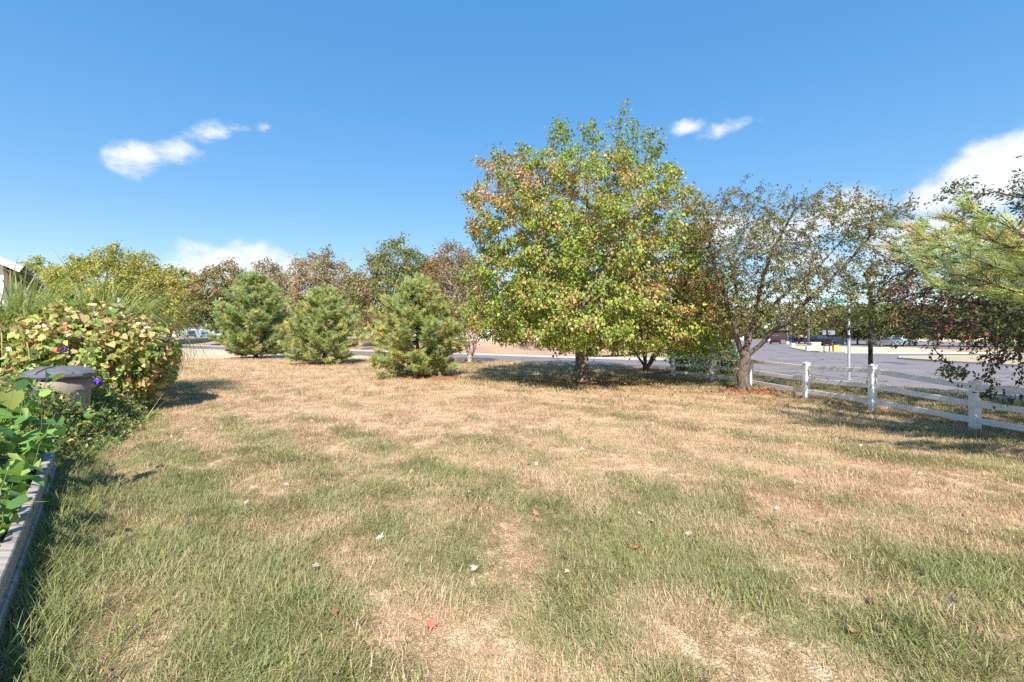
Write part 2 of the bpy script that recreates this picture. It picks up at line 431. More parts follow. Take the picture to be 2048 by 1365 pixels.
# kerbs
def kerb(pts, name='kerb', w=.16, h=.13, side=1):
    k = MB()
    pts = [Vector((x, y, 0)) for x, y in pts]
    L = []; Rr = []
    for i, p in enumerate(pts):
        d = (pts[min(i + 1, len(pts) - 1)] - pts[max(i - 1, 0)]).normalized(); n = Vector((-d.y, d.x, 0)) * side
        L.append(p); Rr.append(p + n * w)
    z = Vector((0, 0, h))
    for i in range(len(pts) - 1):
        for q in ((L[i], L[i + 1], L[i + 1] + z, L[i] + z), (L[i] + z, L[i + 1] + z, Rr[i + 1] + z, Rr[i] + z), (Rr[i] + z, Rr[i + 1] + z, Rr[i + 1], Rr[i])):
            k.poly(q)
    return tag(k.build(name, M['concrete']), kind='structure')
kerb([(-260, far_edge(-260)), (-60, far_edge(-60)), (-20, far_edge(-20)), (5, far_edge(5)), (8, far_edge(8) + .3), (10.6, 33.2), (12, 35.5), (13.6, 40), (18, 52), (24.5, 66), (68, 143)], w=.3, side=1)
kerb([(27.2, -10), (27.2, 25.5), (27.0, 30), (27.4, 34), (29.5, 36.6), (34, 37.2), (75, 37.4)], side=-1)
kerb([(75, 44.2), (35, 44.2), (31.5, 45.4), (30.4, 48), (31.6, 52), (37.5, 65), (82, 138)], side=-1)
# islands beyond the main road: raised turf
def island(pts, name, dry=.75):
    bm = bmesh.new(); bm.faces.new([bm.verts.new((x, y, .12)) for x, y in pts]); bmesh.ops.triangulate(bm, faces=bm.faces)
    for f in bm.faces:
        if f.normal.z < 0: f.normal_flip()
    me = bpy.data.meshes.new(name); bm.to_mesh(me); bm.free()
    a = me.attributes.new('dry', 'FLOAT', 'POINT'); a.data.foreach_set('value', np.full(len(me.vertices), dry, np.float32))
    return tag(link(name, me, M['turf']), kind='structure')
island([(27.36, -10), (60, -10), (60, 37.2), (34, 37.04), (29.6, 36.45), (27.56, 33.9), (27.16, 30), (27.36, 25.5)], 'verge', .5)
island([(35.05, 44.36), (42, 44.36), (52, 62), (44, 72), (37.65, 64.9), (31.75, 51.95), (30.56, 48), (31.6, 45.52)], 'traffic_island', .8)

# rising bank and plateau beyond the side street
U = np.array((-.8, .6)); NN = np.array((.6, .8)); O = np.array((-1.0, 39.8))
tt = np.concatenate([[.31], np.arange(1, 20, 1.0), [24, 30, 40, 60, 90, 140, 220, 350, 600, 1200]])
ss = np.concatenate([np.arange(0, 90, 1.5), [95, 110, 130, 160, 200, 300, 500]])
V = []; D = []
for t_ in tt:
    s0 = -9.5 + .16 * t_ + (0 if t_ > 6 else (6 - t_) * .45)
    for s_ in ss:
        x, y = O + (s_ + s0) * U + t_ * NN
        hgt = .12 + 1.0 * float(sstep(1.0, 13.0 - 3 * math.sin(s_ * .11), t_)) * float(sstep(0, 12, s_)) + .12 * (float(fbm(np.array(s_ * .15), np.array(t_ * .2), 5)) - .5) * min(1, t_ / 4)
        V.append((x, y, hgt)); D.append(.8 + .5 * (float(fbm(np.array(x * .1), np.array(y * .1), 9)) - .4))
nS, nT = len(ss), len(tt)
Fq = np.array([(i * nS + j, i * nS + j + 1, (i + 1) * nS + j + 1, (i + 1) * nS + j) for i in range(nT - 1) for j in range(nS - 1)])
me = mesh_np('bank', V, Fq[:, ::-1], smooth=True, attrs={'dry': D})
m, t, b = new_mat('bank_mulch_and_dry_grass')
g = N(t, 'ShaderNodeNewGeometry'); n = N(t, 'ShaderNodeTexNoise'); n.inputs['Scale'].default_value = .25; n.inputs['Detail'].default_value = 5
n2 = N(t, 'ShaderNodeTexNoise'); n2.inputs['Scale'].default_value = 5; n2.inputs['Detail'].default_value = 8; n2.inputs['Roughness'].default_value = .7
t.links.new(g.outputs['Position'], n.inputs['Vector']); t.links.new(g.outputs['Position'], n2.inputs['Vector'])
r = N(t, 'ShaderNodeValToRGB'); r.color_ramp.elements[0].position = .35; r.color_ramp.elements[0].color = (.38, .22, .16, 1); r.color_ramp.elements[1].position = .7; r.color_ramp.elements[1].color = (.50, .345, .20, 1)
t.links.new(n.outputs['Fac'], r.inputs[0])
mm = N(t, 'ShaderNodeMix', data_type='RGBA', blend_type='MULTIPLY'); mm.inputs[0].default_value = .6
t.links.new(r.outputs[0], mm.inputs[6]); t.links.new(n2.outputs['Color'], mm.inputs[7])
h2 = N(t, 'ShaderNodeHueSaturation'); h2.inputs['Value'].default_value = 1.4; t.links.new(mm.outputs[2], h2.inputs['Color'])
t.links.new(h2.outputs[0], b.inputs['Base Color']); b.inputs['Roughness'].default_value = .95
M['bank'] = m
tag(link('bank', me, m), kind='structure')
def bank_z(x, y):
    p = np.array((x, y)) - O; s_ = p @ U; t_ = p @ NN
    s0 = -9.5 + .16 * t_
    return .12 + 1.0 * float(sstep(1.0, 13.0 - 3 * math.sin((s_ - s0) * .11), t_)) * float(sstep(0, 12, s_ - s0))

# ------------------------------------------------------------------ lawn
BED_A, BED_B = np.array((-2.05, 1.75)), np.array((-5.40, 5.68))   # outer right edge of the raised bed
bd = (BED_B - BED_A) / np.linalg.norm(BED_B - BED_A); bn = np.array((bd[1], -bd[0]))   # bn points to the lawn
bn = bn if bn[0] > 0 else -bn
def dryness(x, y):
    u = x * bd[0] + y * bd[1]; v = x * bn[0] + y * bn[1]           # along / across the mowing stripes
    d = .75 + .45 * (fbm(x * .33, y * .33, 3) - .5) + .6 * (fbm(u * .22, v * 1.05, 21) - .5) + .8 * (fbm(x * 2.6, y * 2.6, 40, 4) - .5)
    d = d + .15 * np.sin(v * 2 * math.pi / 1.25 + 2.2 * fbm(u * .2, v * .2, 60))
    dist = np.hypot(x, y)
    d = d + .34 * np.exp(-(((v - 6.0 - .0 * u) / 3.2) ** 2)) * sstep(5, 9, dist)  # parched band across the middle
    d = d + .20 * np.exp(-(((x - 2.5) / 6) ** 2 + ((y - 12) / 2.6) ** 2))
    d = d - .10 * sstep(7.5, 4.0, dist)
    d = d + .15 * sstep(14, 24, y) - .22 * np.exp(-(((x + 14) / 9) ** 2 + ((y - 44) / 8) ** 2))
    d = d - .35 * np.exp(-((v - (BED_A @ bn) - .3) / .7) ** 2) * sstep(7, 5, y)
    for (cx, cy, r, k) in ((-.3, 2.8, .5, .14), (2.35, 4.5, .7, .25), (4.3, 5.0, .8, .3), (1.2, 6.3, .8, .2), (.9, 3.4, .6, -.3), (3.0, 3.0, .9, -.35), (-1.3, 2.9, .5, -.4), (1.6, 4.6, .8, -.15)):
        d = d + k * np.exp(-(((x - cx) ** 2 + (y - cy) ** 2) / r ** 2))
    return np.clip(d, -.1, 1.15)
gx = np.concatenate([np.arange(-46, -9, .8), np.arange(-9, 9, .14), np.arange(9, 13.4, .4)])
gy = np.concatenate([np.arange(-5, 1, .8), np.arange(1, 14, .14), np.arange(14, 66, .6)])
XX, YY = np.meshgrid(gx, gy); nx, ny = len(gx), len(gy)
ZZ = .004 + .028 * fbm(XX * .9, YY * .9, 77) * sstep(23, 18, YY) * sstep(11.5, 9.5, XX)
vid = np.arange(nx * ny).reshape(ny, nx)
quads = np.stack([vid[:-1, :-1], vid[:-1, 1:], vid[1:, 1:], vid[1:, :-1]], -1).reshape(-1, 4)
cxm = XX.ravel()[quads].mean(1); cym = YY.ravel()[quads].mean(1)
ne_x = np.array([p[0] for p in near_pts]); ne_y = np.array([p[1] for p in near_pts])
def on_lawn(x, y):
    lim_y = np.interp(x, ne_x[:5], ne_y[:5])
    lim_x = np.interp(-y, -ne_y[3:][:], ne_x[3:])
    return (y < lim_y + .1) & ((x < lim_x + .1) | (x < 10))
keep = on_lawn(cxm, cym)
me = mesh_np('lawn', np.stack([XX, YY, ZZ], -1).reshape(-1, 3), quads[keep], smooth=True, attrs={'dry': dryness(XX, YY).ravel()})
tag(link('lawn', me, M['turf']), kind='structure')

# grass blades: instanced clumps, stuff
def clump(name, n, rad_, l0, l1, w, flop, seed):
    r = np.random.default_rng(seed)
    V = []; Fq = []; Ft = []; A = []
    for i in range(n):
        a = r.uniform(0, 2 * math.pi); q = rad_ * math.sqrt(r.uniform())
        p = np.array((q * math.cos(a), q * math.sin(a), -.004))
        L = r.uniform(l0, l1); h = r.normal(0, 1.1); lean = r.uniform(.45, flop)
        dr = np.array((math.cos(h), math.sin(h), 0)); sd = np.array((-dr[1], dr[0], 0))
        tw = r.uniform(-.6, .6); sd = sd * math.cos(tw) + dr * math.sin(tw)
        base = len(V); segs = 3; v = r.uniform(); lean = lean * (1 + .55 * (v > .62)); ang = lean * .5 + .5 * (v > .62); pos = p.copy()
        for s_ in range(segs):
            ww = w * r.uniform(.7, 1.2) * (1 - s_ / segs * .55)
            V += [pos - sd * ww / 2, pos + sd * ww / 2]; A += [v, v]
            pos = pos + (dr * math.sin(ang) + np.array((0, 0, math.cos(ang)))) * L / segs
            ang = min(ang + lean * .45, 1.75)
        V.append(pos); A.append(v)
        for s_ in range(segs - 1):
            k = base + 2 * s_; Fq.append((k, k + 1, k + 3, k + 2))
        k = base + 2 * (segs - 1); Ft.append((k, k + 1, k + 2))
    me = mesh_np(name, np.array(V), [np.array(Fq), np.array(Ft)], attrs={'rnd': A})
    me.materials.append(M['blade'])
    return bpy.data.objects.new(name, me)          # never linked: only the source of the grass below
def grass_object(name, P, rotz, scl, dry, var, sources, label):
    me = bpy.data.meshes.new(name)
    me.vertices.add(len(P)); me.vertices.foreach_set('co', np.asarray(P, np.float32).ravel())
    for k, v, ty in (('rz', rotz, 'FLOAT'), ('scl', scl, 'FLOAT'), ('dry', dry, 'FLOAT')):
        a = me.attributes.new(k, ty, 'POINT'); a.data.foreach_set('value', np.asarray(v, np.float32))
    a = me.attributes.new('var', 'INT', 'POINT'); a.data.foreach_set('value', np.asarray(var, np.int32))
    o = link(name, me)
    ng = bpy.data.node_groups.new(name, 'GeometryNodeTree')
    ng.interface.new_socket('Geometry', in_out='INPUT', socket_type='NodeSocketGeometry')
    ng.interface.new_socket('Geometry', in_out='OUTPUT', socket_type='NodeSocketGeometry')
    gi = ng.nodes.new('NodeGroupInput'); go = ng.nodes.new('NodeGroupOutput')
    g2i = ng.nodes.new('GeometryNodeGeometryToInstance')
    for s_ in sources:
        oi = ng.nodes.new('GeometryNodeObjectInfo'); oi.inputs['Object'].default_value = s_
        ng.links.new(oi.outputs['Geometry'], g2i.inputs[0])
    iop = ng.nodes.new('GeometryNodeInstanceOnPoints'); iop.inputs['Pick Instance'].default_value = True
    def na(nm, ty):
        n = ng.nodes.new('GeometryNodeInputNamedAttribute'); n.data_type = ty; n.inputs[0].default_value = nm; return n.outputs[0]
    cx = ng.nodes.new('ShaderNodeCombineXYZ'); ng.links.new(na('rz', 'FLOAT'), cx.inputs[2])
    ng.links.new(gi.outputs[0], iop.inputs['Points']); ng.links.new(g2i.outputs[0], iop.inputs['Instance'])
    ng.links.new(na('var', 'INT'), iop.inputs['Instance Index']); ng.links.new(cx.outputs[0], iop.inputs['Rotation'])
    ng.links.new(na('scl', 'FLOAT'), iop.inputs['Scale']); ng.links.new(iop.outputs[0], go.inputs[0])
    md = o.modifiers.new('grass', 'NODES'); md.node_group = ng
    return tag(o, label, 'grass', kind='stuff')
short = [clump('grass_source', 40, .10, .04, .12, .0056, 2.1, 100 + i) for i in range(6)]
longs = [clump('tuft_source', 26, .06, .09, .22, .0048, 1.25, 200 + i) for i in range(5)]
def scatter(d0, d1, dens):
    area = 2 * 1.4 * (d1 ** 2 - d0 ** 2) / 2 + 4 * (d1 - d0)
    n = int(area * dens * 1.3)
    y = np.sqrt(rng.uniform(d0 ** 2, d1 ** 2, n)); x = rng.uniform(-1, 1, n) * (1.3 * y + 1.5)
    k = on_lawn(x, y)
    vb = (x - BED_A[0]) * bn[0] + (y - BED_A[1]) * bn[1]; ub = (x - BED_A[0]) * bd[0] + (y - BED_A[1]) * bd[1]
    k &= ~((vb < .02) & (ub < 5.4))
    return x[k], y[k]
xs, ys, sc_ = [], [], []
for d0, d1, dens, s_ in ((.8, 5, 330, .95), (5, 8, 230, 1.05), (8, 13, 120, 1.25), (13, 20, 55, 1.6), (20, 34, 20, 2.2)):
    x, y = scatter(d0, d1, dens); xs.append(x); ys.append(y); sc_.append(np.full(len(x), s_))
x = np.concatenate(xs); y = np.concatenate(ys); s_ = np.concatenate(sc_)
dr = dryness(x, y)
hgt = s_ * rng.uniform(.6, 1.2, len(x)) * (.5 + 1.0 * fbm(x * 2.3, y * 2.3, 71, 3)) * (1.1 - .28 * np.clip(dr, 0, 1))
keep = rng.uniform(size=len(x)) > .2 * sstep(.75, 1.1, dr)
x, y, dr, hgt = x[keep], y[keep], dr[keep], hgt[keep]
z = .004 + .028 * fbm(x * .9, y * .9, 77) * sstep(23, 18, y) * sstep(11.5, 9.5, x)
grass_object('lawn_grass', np.stack([x, y, z], -1), 14 * fbm(x * .8, y * .8, 58, 2) + rng.normal(0, .7, len(x)), hgt, dr, rng.integers(0, 6, len(x)), short,
             'short patchy lawn of green and straw coloured grass')
xs, ys, sc_ = [], [], []
for d0, d1, dens, s_ in ((.8, 6, 90, .9), (6, 11, 30, .9), (11, 18, 6, 1.0)):
    x, y = scatter(d0, d1, dens); xs.append(x); ys.append(y); sc_.append(np.full(len(x), s_))
x = np.concatenate(xs); y = np.concatenate(ys); s_ = np.concatenate(sc_); dr = dryness(x, y)
tn = fbm(x * 1.1, y * 1.1, 90, 3)
keep = (dr < .62 + .25 * (rng.uniform(size=len(x)) - .5)) & (tn + .25 * (rng.uniform(size=len(x)) - .5) > .47)
x, y, dr, s_ = x[keep], y[keep], dr[keep], s_[keep]
grass_object('grass_tuft', np.stack([x, y, np.full(len(x), .01)], -1), 14 * fbm(x * .8, y * .8, 58, 2) + rng.normal(0, .9, len(x)), s_ * rng.uniform(.5, 1.05, len(x)), dr - .1, rng.integers(0, 5, len(x)), longs,
             'longer unmown green tufts standing out of the lawn')
# rank grass along the raised bed
n = 1100
u = rng.uniform(-.6, 7.5, n); v = np.abs(rng.normal(0, .2, n)) + .02
p = BED_A + u[:, None] * bd + v[:, None] * bn
grass_object('bed_edge_grass', np.stack([p[:, 0], p[:, 1], np.full(n, .01)], -1), rng.uniform(0, 6.28, n), rng.uniform(.7, 1.5, n), np.full(n, .05), rng.integers(0, 5, n), longs,
             'long rank green grass along the raised bed')

# ------------------------------------------------------------------ trees
def colonize(P0, par0, att, D, dk, bias=(0, 0, 0), jit=.15, maxit=400, maxch=3, seed=0, cap=9000):
    r = np.random.default_rng(seed)
    P = np.zeros((cap + 400, 3)); par = np.full(cap + 400, -1, int); ch = np.zeros(cap + 400, int)
    n = len(P0); P[:n] = P0; par[:n] = par0
    for p in par0:
        if p >= 0: ch[p] += 1
    d2 = ((att[:, None, :] - P[None, :n]) ** 2).sum(-1)
    bi = d2.argmin(1); bdist = np.sqrt(d2.min(1)); alive = bdist > dk
    bias = np.array(bias)
    for it in range(maxit):
        A = np.nonzero(alive)[0]
        if len(A) == 0 or n > cap: break
        v = att[A] - P[bi[A]]; v /= np.linalg.norm(v, axis=1)[:, None] + 1e-9
        ids, inv = np.unique(bi[A], return_inverse=True)
        acc = np.zeros((len(ids), 3)); np.add.at(acc, inv, v)
        ok = ch[ids] < maxch
        bad = ids[~ok]
        if len(bad): alive[A[np.isin(bi[A], bad)]] = False
        ids = ids[ok]; acc = acc[ok]
        if len(ids) == 0: continue
        acc /= np.linalg.norm(acc, axis=1)[:, None] + 1e-9
        acc = acc + bias + r.normal(0, jit, acc.shape); acc /= np.linalg.norm(acc, axis=1)[:, None] + 1e-9
        new = P[ids] + acc * D
        m_ = len(new); P[n:n + m_] = new; par[n:n + m_] = ids; ch[ids] += 1
        dd = np.sqrt(((att[:, None, :] - new[None]) ** 2).sum(-1))
        k = dd.argmin(1); dm = dd[np.arange(len(att)), k]
        better = dm < bdist
        bi[better] = n + k[better]; bdist[better] = dm[better]
        alive &= bdist > dk
        n += m_
    return P[:n], par[:n]
def radii(P, par, r_tip, r_base, e=1.95):
    n = len(P); w = np.zeros(n); kids = np.zeros(n, int)
    for i in range(n - 1, -1, -1):
        if w[i] == 0: w[i] = 1
        if par[i] >= 0: w[par[i]] += w[i]
    r = w ** (1 / e); r = r_tip + (r - 1) / (r.max() - 1 + 1e-9) * (r_base - r_tip)
    return r, w
def tubes(P, par, r, flare=None, k_thick=9, k_thin=4, rmin=0.0):
    n = len(P); children = [[] for _ in range(n)]
    for i in range(n):
        if par[i] >= 0: children[par[i]].append(i)
    V = []; Fq = []; base = 0
    stack = [(i, None) for i in range(n) if par[i] < 0]
    while stack:
        i, pr = stack.pop()
        chain = ([pr] if pr is not None else []) + [i]
        while children[i]:
            cs = sorted(children[i], key=lambda c: -r[c])
            for c in cs[1:]: stack.append((c, i))
            i = cs[0]; chain.append(i)
        pts = P[chain]; rr = r[chain].copy()
        if pr is not None: rr[0] = min(rr[0], rr[1] * 1.25)
        if rr.max() < rmin or len(pts) < 2: continue
        k = k_thick if rr.max() > .05 else k_thin
        d = np.gradient(pts, axis=0); d /= np.linalg.norm(d, axis=1)[:, None] + 1e-9
        ref = np.array((1., 0, 0)) if abs(d[0][0]) < .8 else np.array((0, 1., 0))
        a = np.linspace(0, 2 * math.pi, k, endpoint=False)
        rings = []
        for q in range(len(pts)):
            s1 = np.cross(d[q], ref); s1 /= np.linalg.norm(s1) + 1e-9; s2 = np.cross(d[q], s1); ref = np.cross(s1, d[q])
            ra = rr[q]
            if flare and pr is None and q < 6:
                ra = rr[q] * (1 + flare * math.exp(-q * 1.1) * (1 + .35 * np.cos(a * 3 + 1)))[:, None]
            rings.append(pts[q] + ra * (np.cos(a)[:, None] * s1 + np.sin(a)[:, None] * s2))
        V.append(np.concatenate(rings)); m_ = len(pts)
        g0 = base + np.arange(m_ - 1)[:, None] * k; j = np.arange(k); j2 = (j + 1) % k
        Fq.append(np.stack([g0 + j, g0 + j2, g0 + k + j2, g0 + k + j], -1).reshape(-1, 4))
        base += m_ * k
    return np.concatenate(V), np.concatenate(Fq)
# leaf outlines: (x across, y along) with a slight fold in z
def T_maple():
    pts = [(0, 0), (.22, -.06), (.18, .16), (.52, .22), (.30, .42), (.36, .62), (.14, .60), (0, 1.0), (-.14, .60), (-.36, .62), (-.30, .42), (-.52, .22), (-.18, .16), (-.22, -.06)]
    V = [(x, y, .25 * abs(x) - .12 * y * y) for x, y in pts]; V.append((0, .38, -.05)); c = len(pts)
    return np.array(V), np.array([(c, i, (i + 1) % c) for i in range(c)])
def T_lobed():      # cheap five-point leaf
    V = np.array([(0, 0, 0), (.42, .25, .10), (.26, .62, .05), (0, 1, -.12), (-.26, .62, .05), (-.42, .25, .10), ])
    return V, np.array([(0, 1, 2), (0, 2, 3), (0, 3, 4), (0, 4, 5)])
def T_oval():
    V = np.array([(0, 0, 0), (.27, .42, .09), (0, 1, -.08), (-.27, .42, .09)])
    return V, np.array([(0, 1, 2), (0, 2, 3)])
def T_round():
    V = np.array([(0, .06, 0), (.26, 0, .06), (.46, .28, .10), (.36, .66, .06), (0, 1.0, -.10), (-.36, .66, .06), (-.46, .28, .10), (-.26, 0, .06), (0, .45, -.03)])
    return V, np.array([(8, i, (i + 1) % 8) for i in range(8)])
def T_blade():
    V = np.array([(-.03, 0, 0), (.03, 0, 0), (.0, 1, 0)]); return V, np.array([(0, 1, 2)])
def T_long():
    V = np.array([(0, 0, 0), (.16, .3, .05), (.13, .65, .0), (0, 1, -.12), (-.13, .65, .0), (-.16, .3, .05), (0, .5, -.02)])
    return V, np.array([(6, i, (i + 1) % 6) for i in range(6)])
def unit(v): return v / (np.linalg.norm(v, axis=-1, keepdims=True) + 1e-9)
def leaves(name, pos, tip, nor, size, col, tmpl, wid=None):
    TV, TF = tmpl; n = len(pos); k = len(TV)
    y = unit(tip); x = unit(np.cross(y, nor)); z = np.cross(x, y)
    S = np.broadcast_to(np.asarray(size, float), (n,))
    wx = S if wid is None else S * wid
    curl = np.random.default_rng(n).normal(1.3, 1.1, n)[:, None, None]
    V = pos[:, None] + (TV[None, :, 0:1] * x[:, None]) * wx[:, None, None] + (TV[None, :, 1:2] * y[:, None] + curl * TV[None, :, 2:3] * z[:, None]) * S[:, None, None]
    Fa = (TF[None] + (np.arange(n) * k)[:, None, None]).reshape(-1, 3)
    return mesh_np(name, V.reshape(-1, 3), Fa, col=np.repeat(col, k, axis=0))
def palette(r, n, cols, w, var=.18):
    c = np.array(cols)[r.choice(len(cols), n, p=np.array(w) / sum(w))]
    return np.clip(c * (1 + r.normal(0, var, (n, 1))) * (1 + r.normal(0, .06, (n, 3))), .003, .95)
def env_points(r, n, c, prof, sq=1.0, lump=.0, inner=.25, seed=3, lscale=.6):
    """points in a crown: prof = [(z, left radius, right radius)], c = axis (x, y); sq = depth squash"""
    prof = np.array(prof); zs = prof[:, 0]; out = []
    wgt = (prof[:, 1] + prof[:, 2]) ** 2
    while len(out) < n:
        z = r.uniform(zs[0], zs[-1], 4000)
        k = r.uniform(size=4000) < np.interp(z, zs, wgt) / wgt.max(); z = z[k]
        th = r.uniform(0, 2 * math.pi, len(z)); L = np.interp(z, zs, prof[:, 1]); Rr = np.interp(z, zs, prof[:, 2])
        m_ = (1 + np.cos(th)) / 2; Rm = L * (1 - m_) + Rr * m_
        q = (inner + (1 - inner) * r.uniform(size=len(z)) ** .5) * Rm
        x = c[0] + q * np.cos(th); y = c[1] + q * np.sin(th) * sq
        if lump:
            d = fbm(x * lscale + z * .37 * lscale, y * lscale - z * .9 * lscale, seed, 3); k = d + r.normal(0, .05, len(d)) > lump
            x, y, z = x[k], y[k], z[k]
        out += list(zip(x, y, z))
    return np.array(out[:n])
def streaks(r, seeds, dirn, L0, L1, n=9, jit=.25, w=.05):
    """attractors strung along sweeping shoots"""
    out = []
    for p in seeds:
        d = unit(np.array(dirn(p)) + r.normal(0, jit, 3)); L = r.uniform(L0, L1); f = np.linspace(0, 1, n)[:, None]
        out.append(p + d * L * (f - .5) + np.array((0, 0, -.12)) * (f * f) * L + r.normal(0, w, (n, 3)))
    return np.concatenate(out)
def tree(name, label, cat, base, limbs, att, D, dk, r_tip, r_base, leaf, barkm, seed=1, bias=(0, 0, .05), jit=.15, flare=.6, group=None, cap=9000, maxch=3, e=1.95):
    """limbs: list of polylines (first is the trunk from base); leaf(r, P, par, w) -> list of leaf meshes"""
    P0 = []; par0 = []
    for li, pl in enumerate(limbs):
        pl = np.array(pl, float); seg = [pl[0]]
        for a, b_ in zip(pl, pl[1:]):
            m_ = max(1, int(np.linalg.norm(b_ - a) / max(D, .15)))
            for q in range(1, m_ + 1): seg.append(a + (b_ - a) * q / m_)
        if li == 0: P0.append(seg[0]); par0.append(-1); last = 0; seg = seg[1:]
        else: last = int(np.argmin(((np.array(P0) - seg[0]) ** 2).sum(1))); seg = seg[1:]
        for p in seg:
            P0.append(p + np.random.default_rng(seed + len(P0)).normal(0, .012, 3)); par0.append(last); last = len(P0) - 1
    P, par = colonize(np.array(P0), par0, att, D, dk, bias, jit, seed=seed, cap=cap, maxch=maxch)
    rr, w = radii(P, par, r_tip, r_base, e)
    V, Fq = tubes(P, par, rr, flare)
    root = tag(empty(name, base), label, cat, group)
    off = np.array(base)
    link('trunk', mesh_np('trunk', V - off, Fq, smooth=True), barkm, root)
    r = np.random.default_rng(seed + 99)
    me = leaf(r, P - off, par, w, off)
    link('crown', me, M['needle'] if 'pine' in name else M['leaf'], root)
    return root, P, par, w
def leaf_fn(cfg):
    """cfg: n leaves, spread, size, palette(pos,r)->cols, tmpl, droop, thin (max weight of bearing nodes)"""
    def fn(r, P, par, w, off):
        idx = np.nonzero(w <= cfg.get('maxw', 6))[0]
        d = np.zeros_like(P); d[par >= 0] = P[par >= 0] - P[par[par >= 0]]; d = unit(d)
        pr = 1 / np.maximum(w[idx], 1) ** .3
        k = idx[r.choice(len(idx), cfg['n'], p=pr / pr.sum())]
        sp = cfg['spread']
        pos = P[k] + d[k] * r.uniform(-.6, 1.0, (len(k), 1)) * cfg.get('along', sp) + r.normal(0, sp, (len(k), 3)) * np.array((1, 1, cfg.get('flat', .8)))
        cen = P[idx].mean(0); outw = unit((pos - cen) * np.array((1, 1, .4)))
        tip = unit(outw * .6 + d[k] * cfg.get('tipdir', .4) + r.normal(0, .55, pos.shape) + np.array((0, 0, -cfg.get('droop', .5))))
        nor = unit(outw * .5 + np.array((0, 0, .8)) + r.normal(0, .6, pos.shape))
        size = cfg['size'] * np.clip(r.normal(1, .25, len(pos)), .4, 1.7)
        if 'cut' in cfg:
            kk = cfg['cut'](pos + off); pos, tip, nor, size = pos[kk], tip[kk], nor[kk], size[kk]
        col = cfg['pal'](pos + off, r)
        return leaves('crown', pos, tip, nor, size, col, cfg['tmpl'])
    return fn
YG, MG, DG = (.36, .405, .07), (.23, .325, .065), (.11, .18, .042)
def autumn(cols_a, w_a, cols_b, w_b, thr, sc_=.8, seed=4, grad=None):
    """two palettes in patches through the crown (leaves that have turned / not yet turned)"""
    def fn(pos, r):
        n = len(pos)
        f = fbm(pos[:, 0] * sc_ + pos[:, 2] * .5 * sc_, pos[:, 1] * sc_ - pos[:, 2] * .8 * sc_, seed, 3) + r.normal(0, .09, n)
        if grad: f = f + grad(pos)
        a = palette(r, n, cols_a, w_a); b_ = palette(r, n, cols_b, w_b)
        return np.where((f > thr)[:, None], b_, a)
    return fn

# --- the big maple
bx, by = G(1168, 766)
k = by / F
prof = [(1.15, 1.6, 3.9), (1.6, 3.7, 4.8), (2.4, 4.3, 4.9), (3.4, 4.2, 4.6), (4.6, 4.05, 4.45), (5.6, 4.3, 4.3), (6.5, 4.3, 3.9), (7.0, 3.8, 3.2), (7.5, 2.6, 2.5), (7.8, 1.4, 2.0)]
r0 = np.random.default_rng(5)
att = env_points(r0, 2400, (bx, by), prof, .95, lump=.40, inner=.12, seed=8, lscale=.6)
lob = []                                               # plumes and shoulders that break the outline
for px, py, dd, rx, rz, n_ in ((1124, 286, 0, .38, .75, 80), (1180, 284, -.3, .34, .75, 80), (1242, 288, .2, .36, .85, 80), (1298, 292, .1, .32, .75, 70), (1270, 350, .5, .8, .8, 80), (1110, 345, -.6, .9, .6, 70), (1040, 360, -.5, .9, .5, 60), (1180, 350, -1, 1.0, .6, 70), (990, 330, 0, .5, .5, 45), (1048, 318, .4, .5, .6, 45), (950, 392, -.3, .45, .5, 40), (1345, 372, -.2, .55, .55, 50), (1392, 405, 0, .4, .5, 35),
                               (960, 640, -1, .6, .4, 50), (1010, 665, 1, .6, .35, 40), (1090, 672, -2.6, .7, .3, 45), (1250, 690, -2.4, .6, .3, 45), (1330, 690, -1.6, .7, .35, 55), (1400, 690, -.8, .6, .35, 50), (1432, 640, 0, .5, .5, 60), (1438, 672, -.6, .5, .4, 50), (1415, 560, -.3, .6, .7, 60), (1400, 470, 0, .5, .6, 45), (1160, 640, -3.6, .9, .5, 50), (1240, 610, -3.4, .9, .5, 50), (1080, 590, -3.4, .9, .6, 50), (940, 560, .3, .4, .6, 35)):
    lob.append(np.array(at(px, py, by + dd)) + r0.normal(0, .5, (n_, 3)) * np.array((rx, rx, rz)))
att = np.concatenate([att] + lob)
limbs = [[(bx, by, 0), (bx - .02, by, .7), (bx + .02, by, 1.5), (bx + .05, by + .02, 2.6), (bx + .1, by, 4.0), (bx + .12, by, 5.6), (bx + .1, by, 7.4)],
         [(bx - .02, by, 1.45), (bx - .5, by + .1, 1.75), (bx - 1.3, by + .1, 2.0), (bx - 2.4, by, 2.4)],
         [(bx + .02, by, 1.75), (bx + .6, by - .1, 2.2), (bx + 1.6, by - .2, 2.7), (bx + 2.8, by - .3, 3.0)],
         [(bx, by, 1.9), (bx + .2, by - .9, 2.6), (bx + .3, by - 2.1, 3.1)],
         [(bx + .05, by, 2.4), (bx - .8, by - .3, 3.6), (bx - 1.7, by - .4, 5.0)],
         [(bx + .08, by, 2.9), (bx + .9, by + .3, 4.2), (bx + 1.6, by + .3, 6.0), (bx + 1.7, by + .2, 8.2)]]
PINK, ORG, RED = (.56, .32, .21), (.46, .30, .10), (.46, .12, .08)
mp_pal = autumn([YG, MG, DG, (.30, .29, .06)], [4, 4, 1.3, 1.6], [PINK, ORG, RED, (.56, .42, .22), YG], [3.2, 2, .9, 3, 2.2], .66, 1.1, 31,
                grad=lambda p: .17 * sstep(3.5, 7.0, p[:, 2]) - .22 * sstep(7.6, 9, p[:, 2]) + .01)
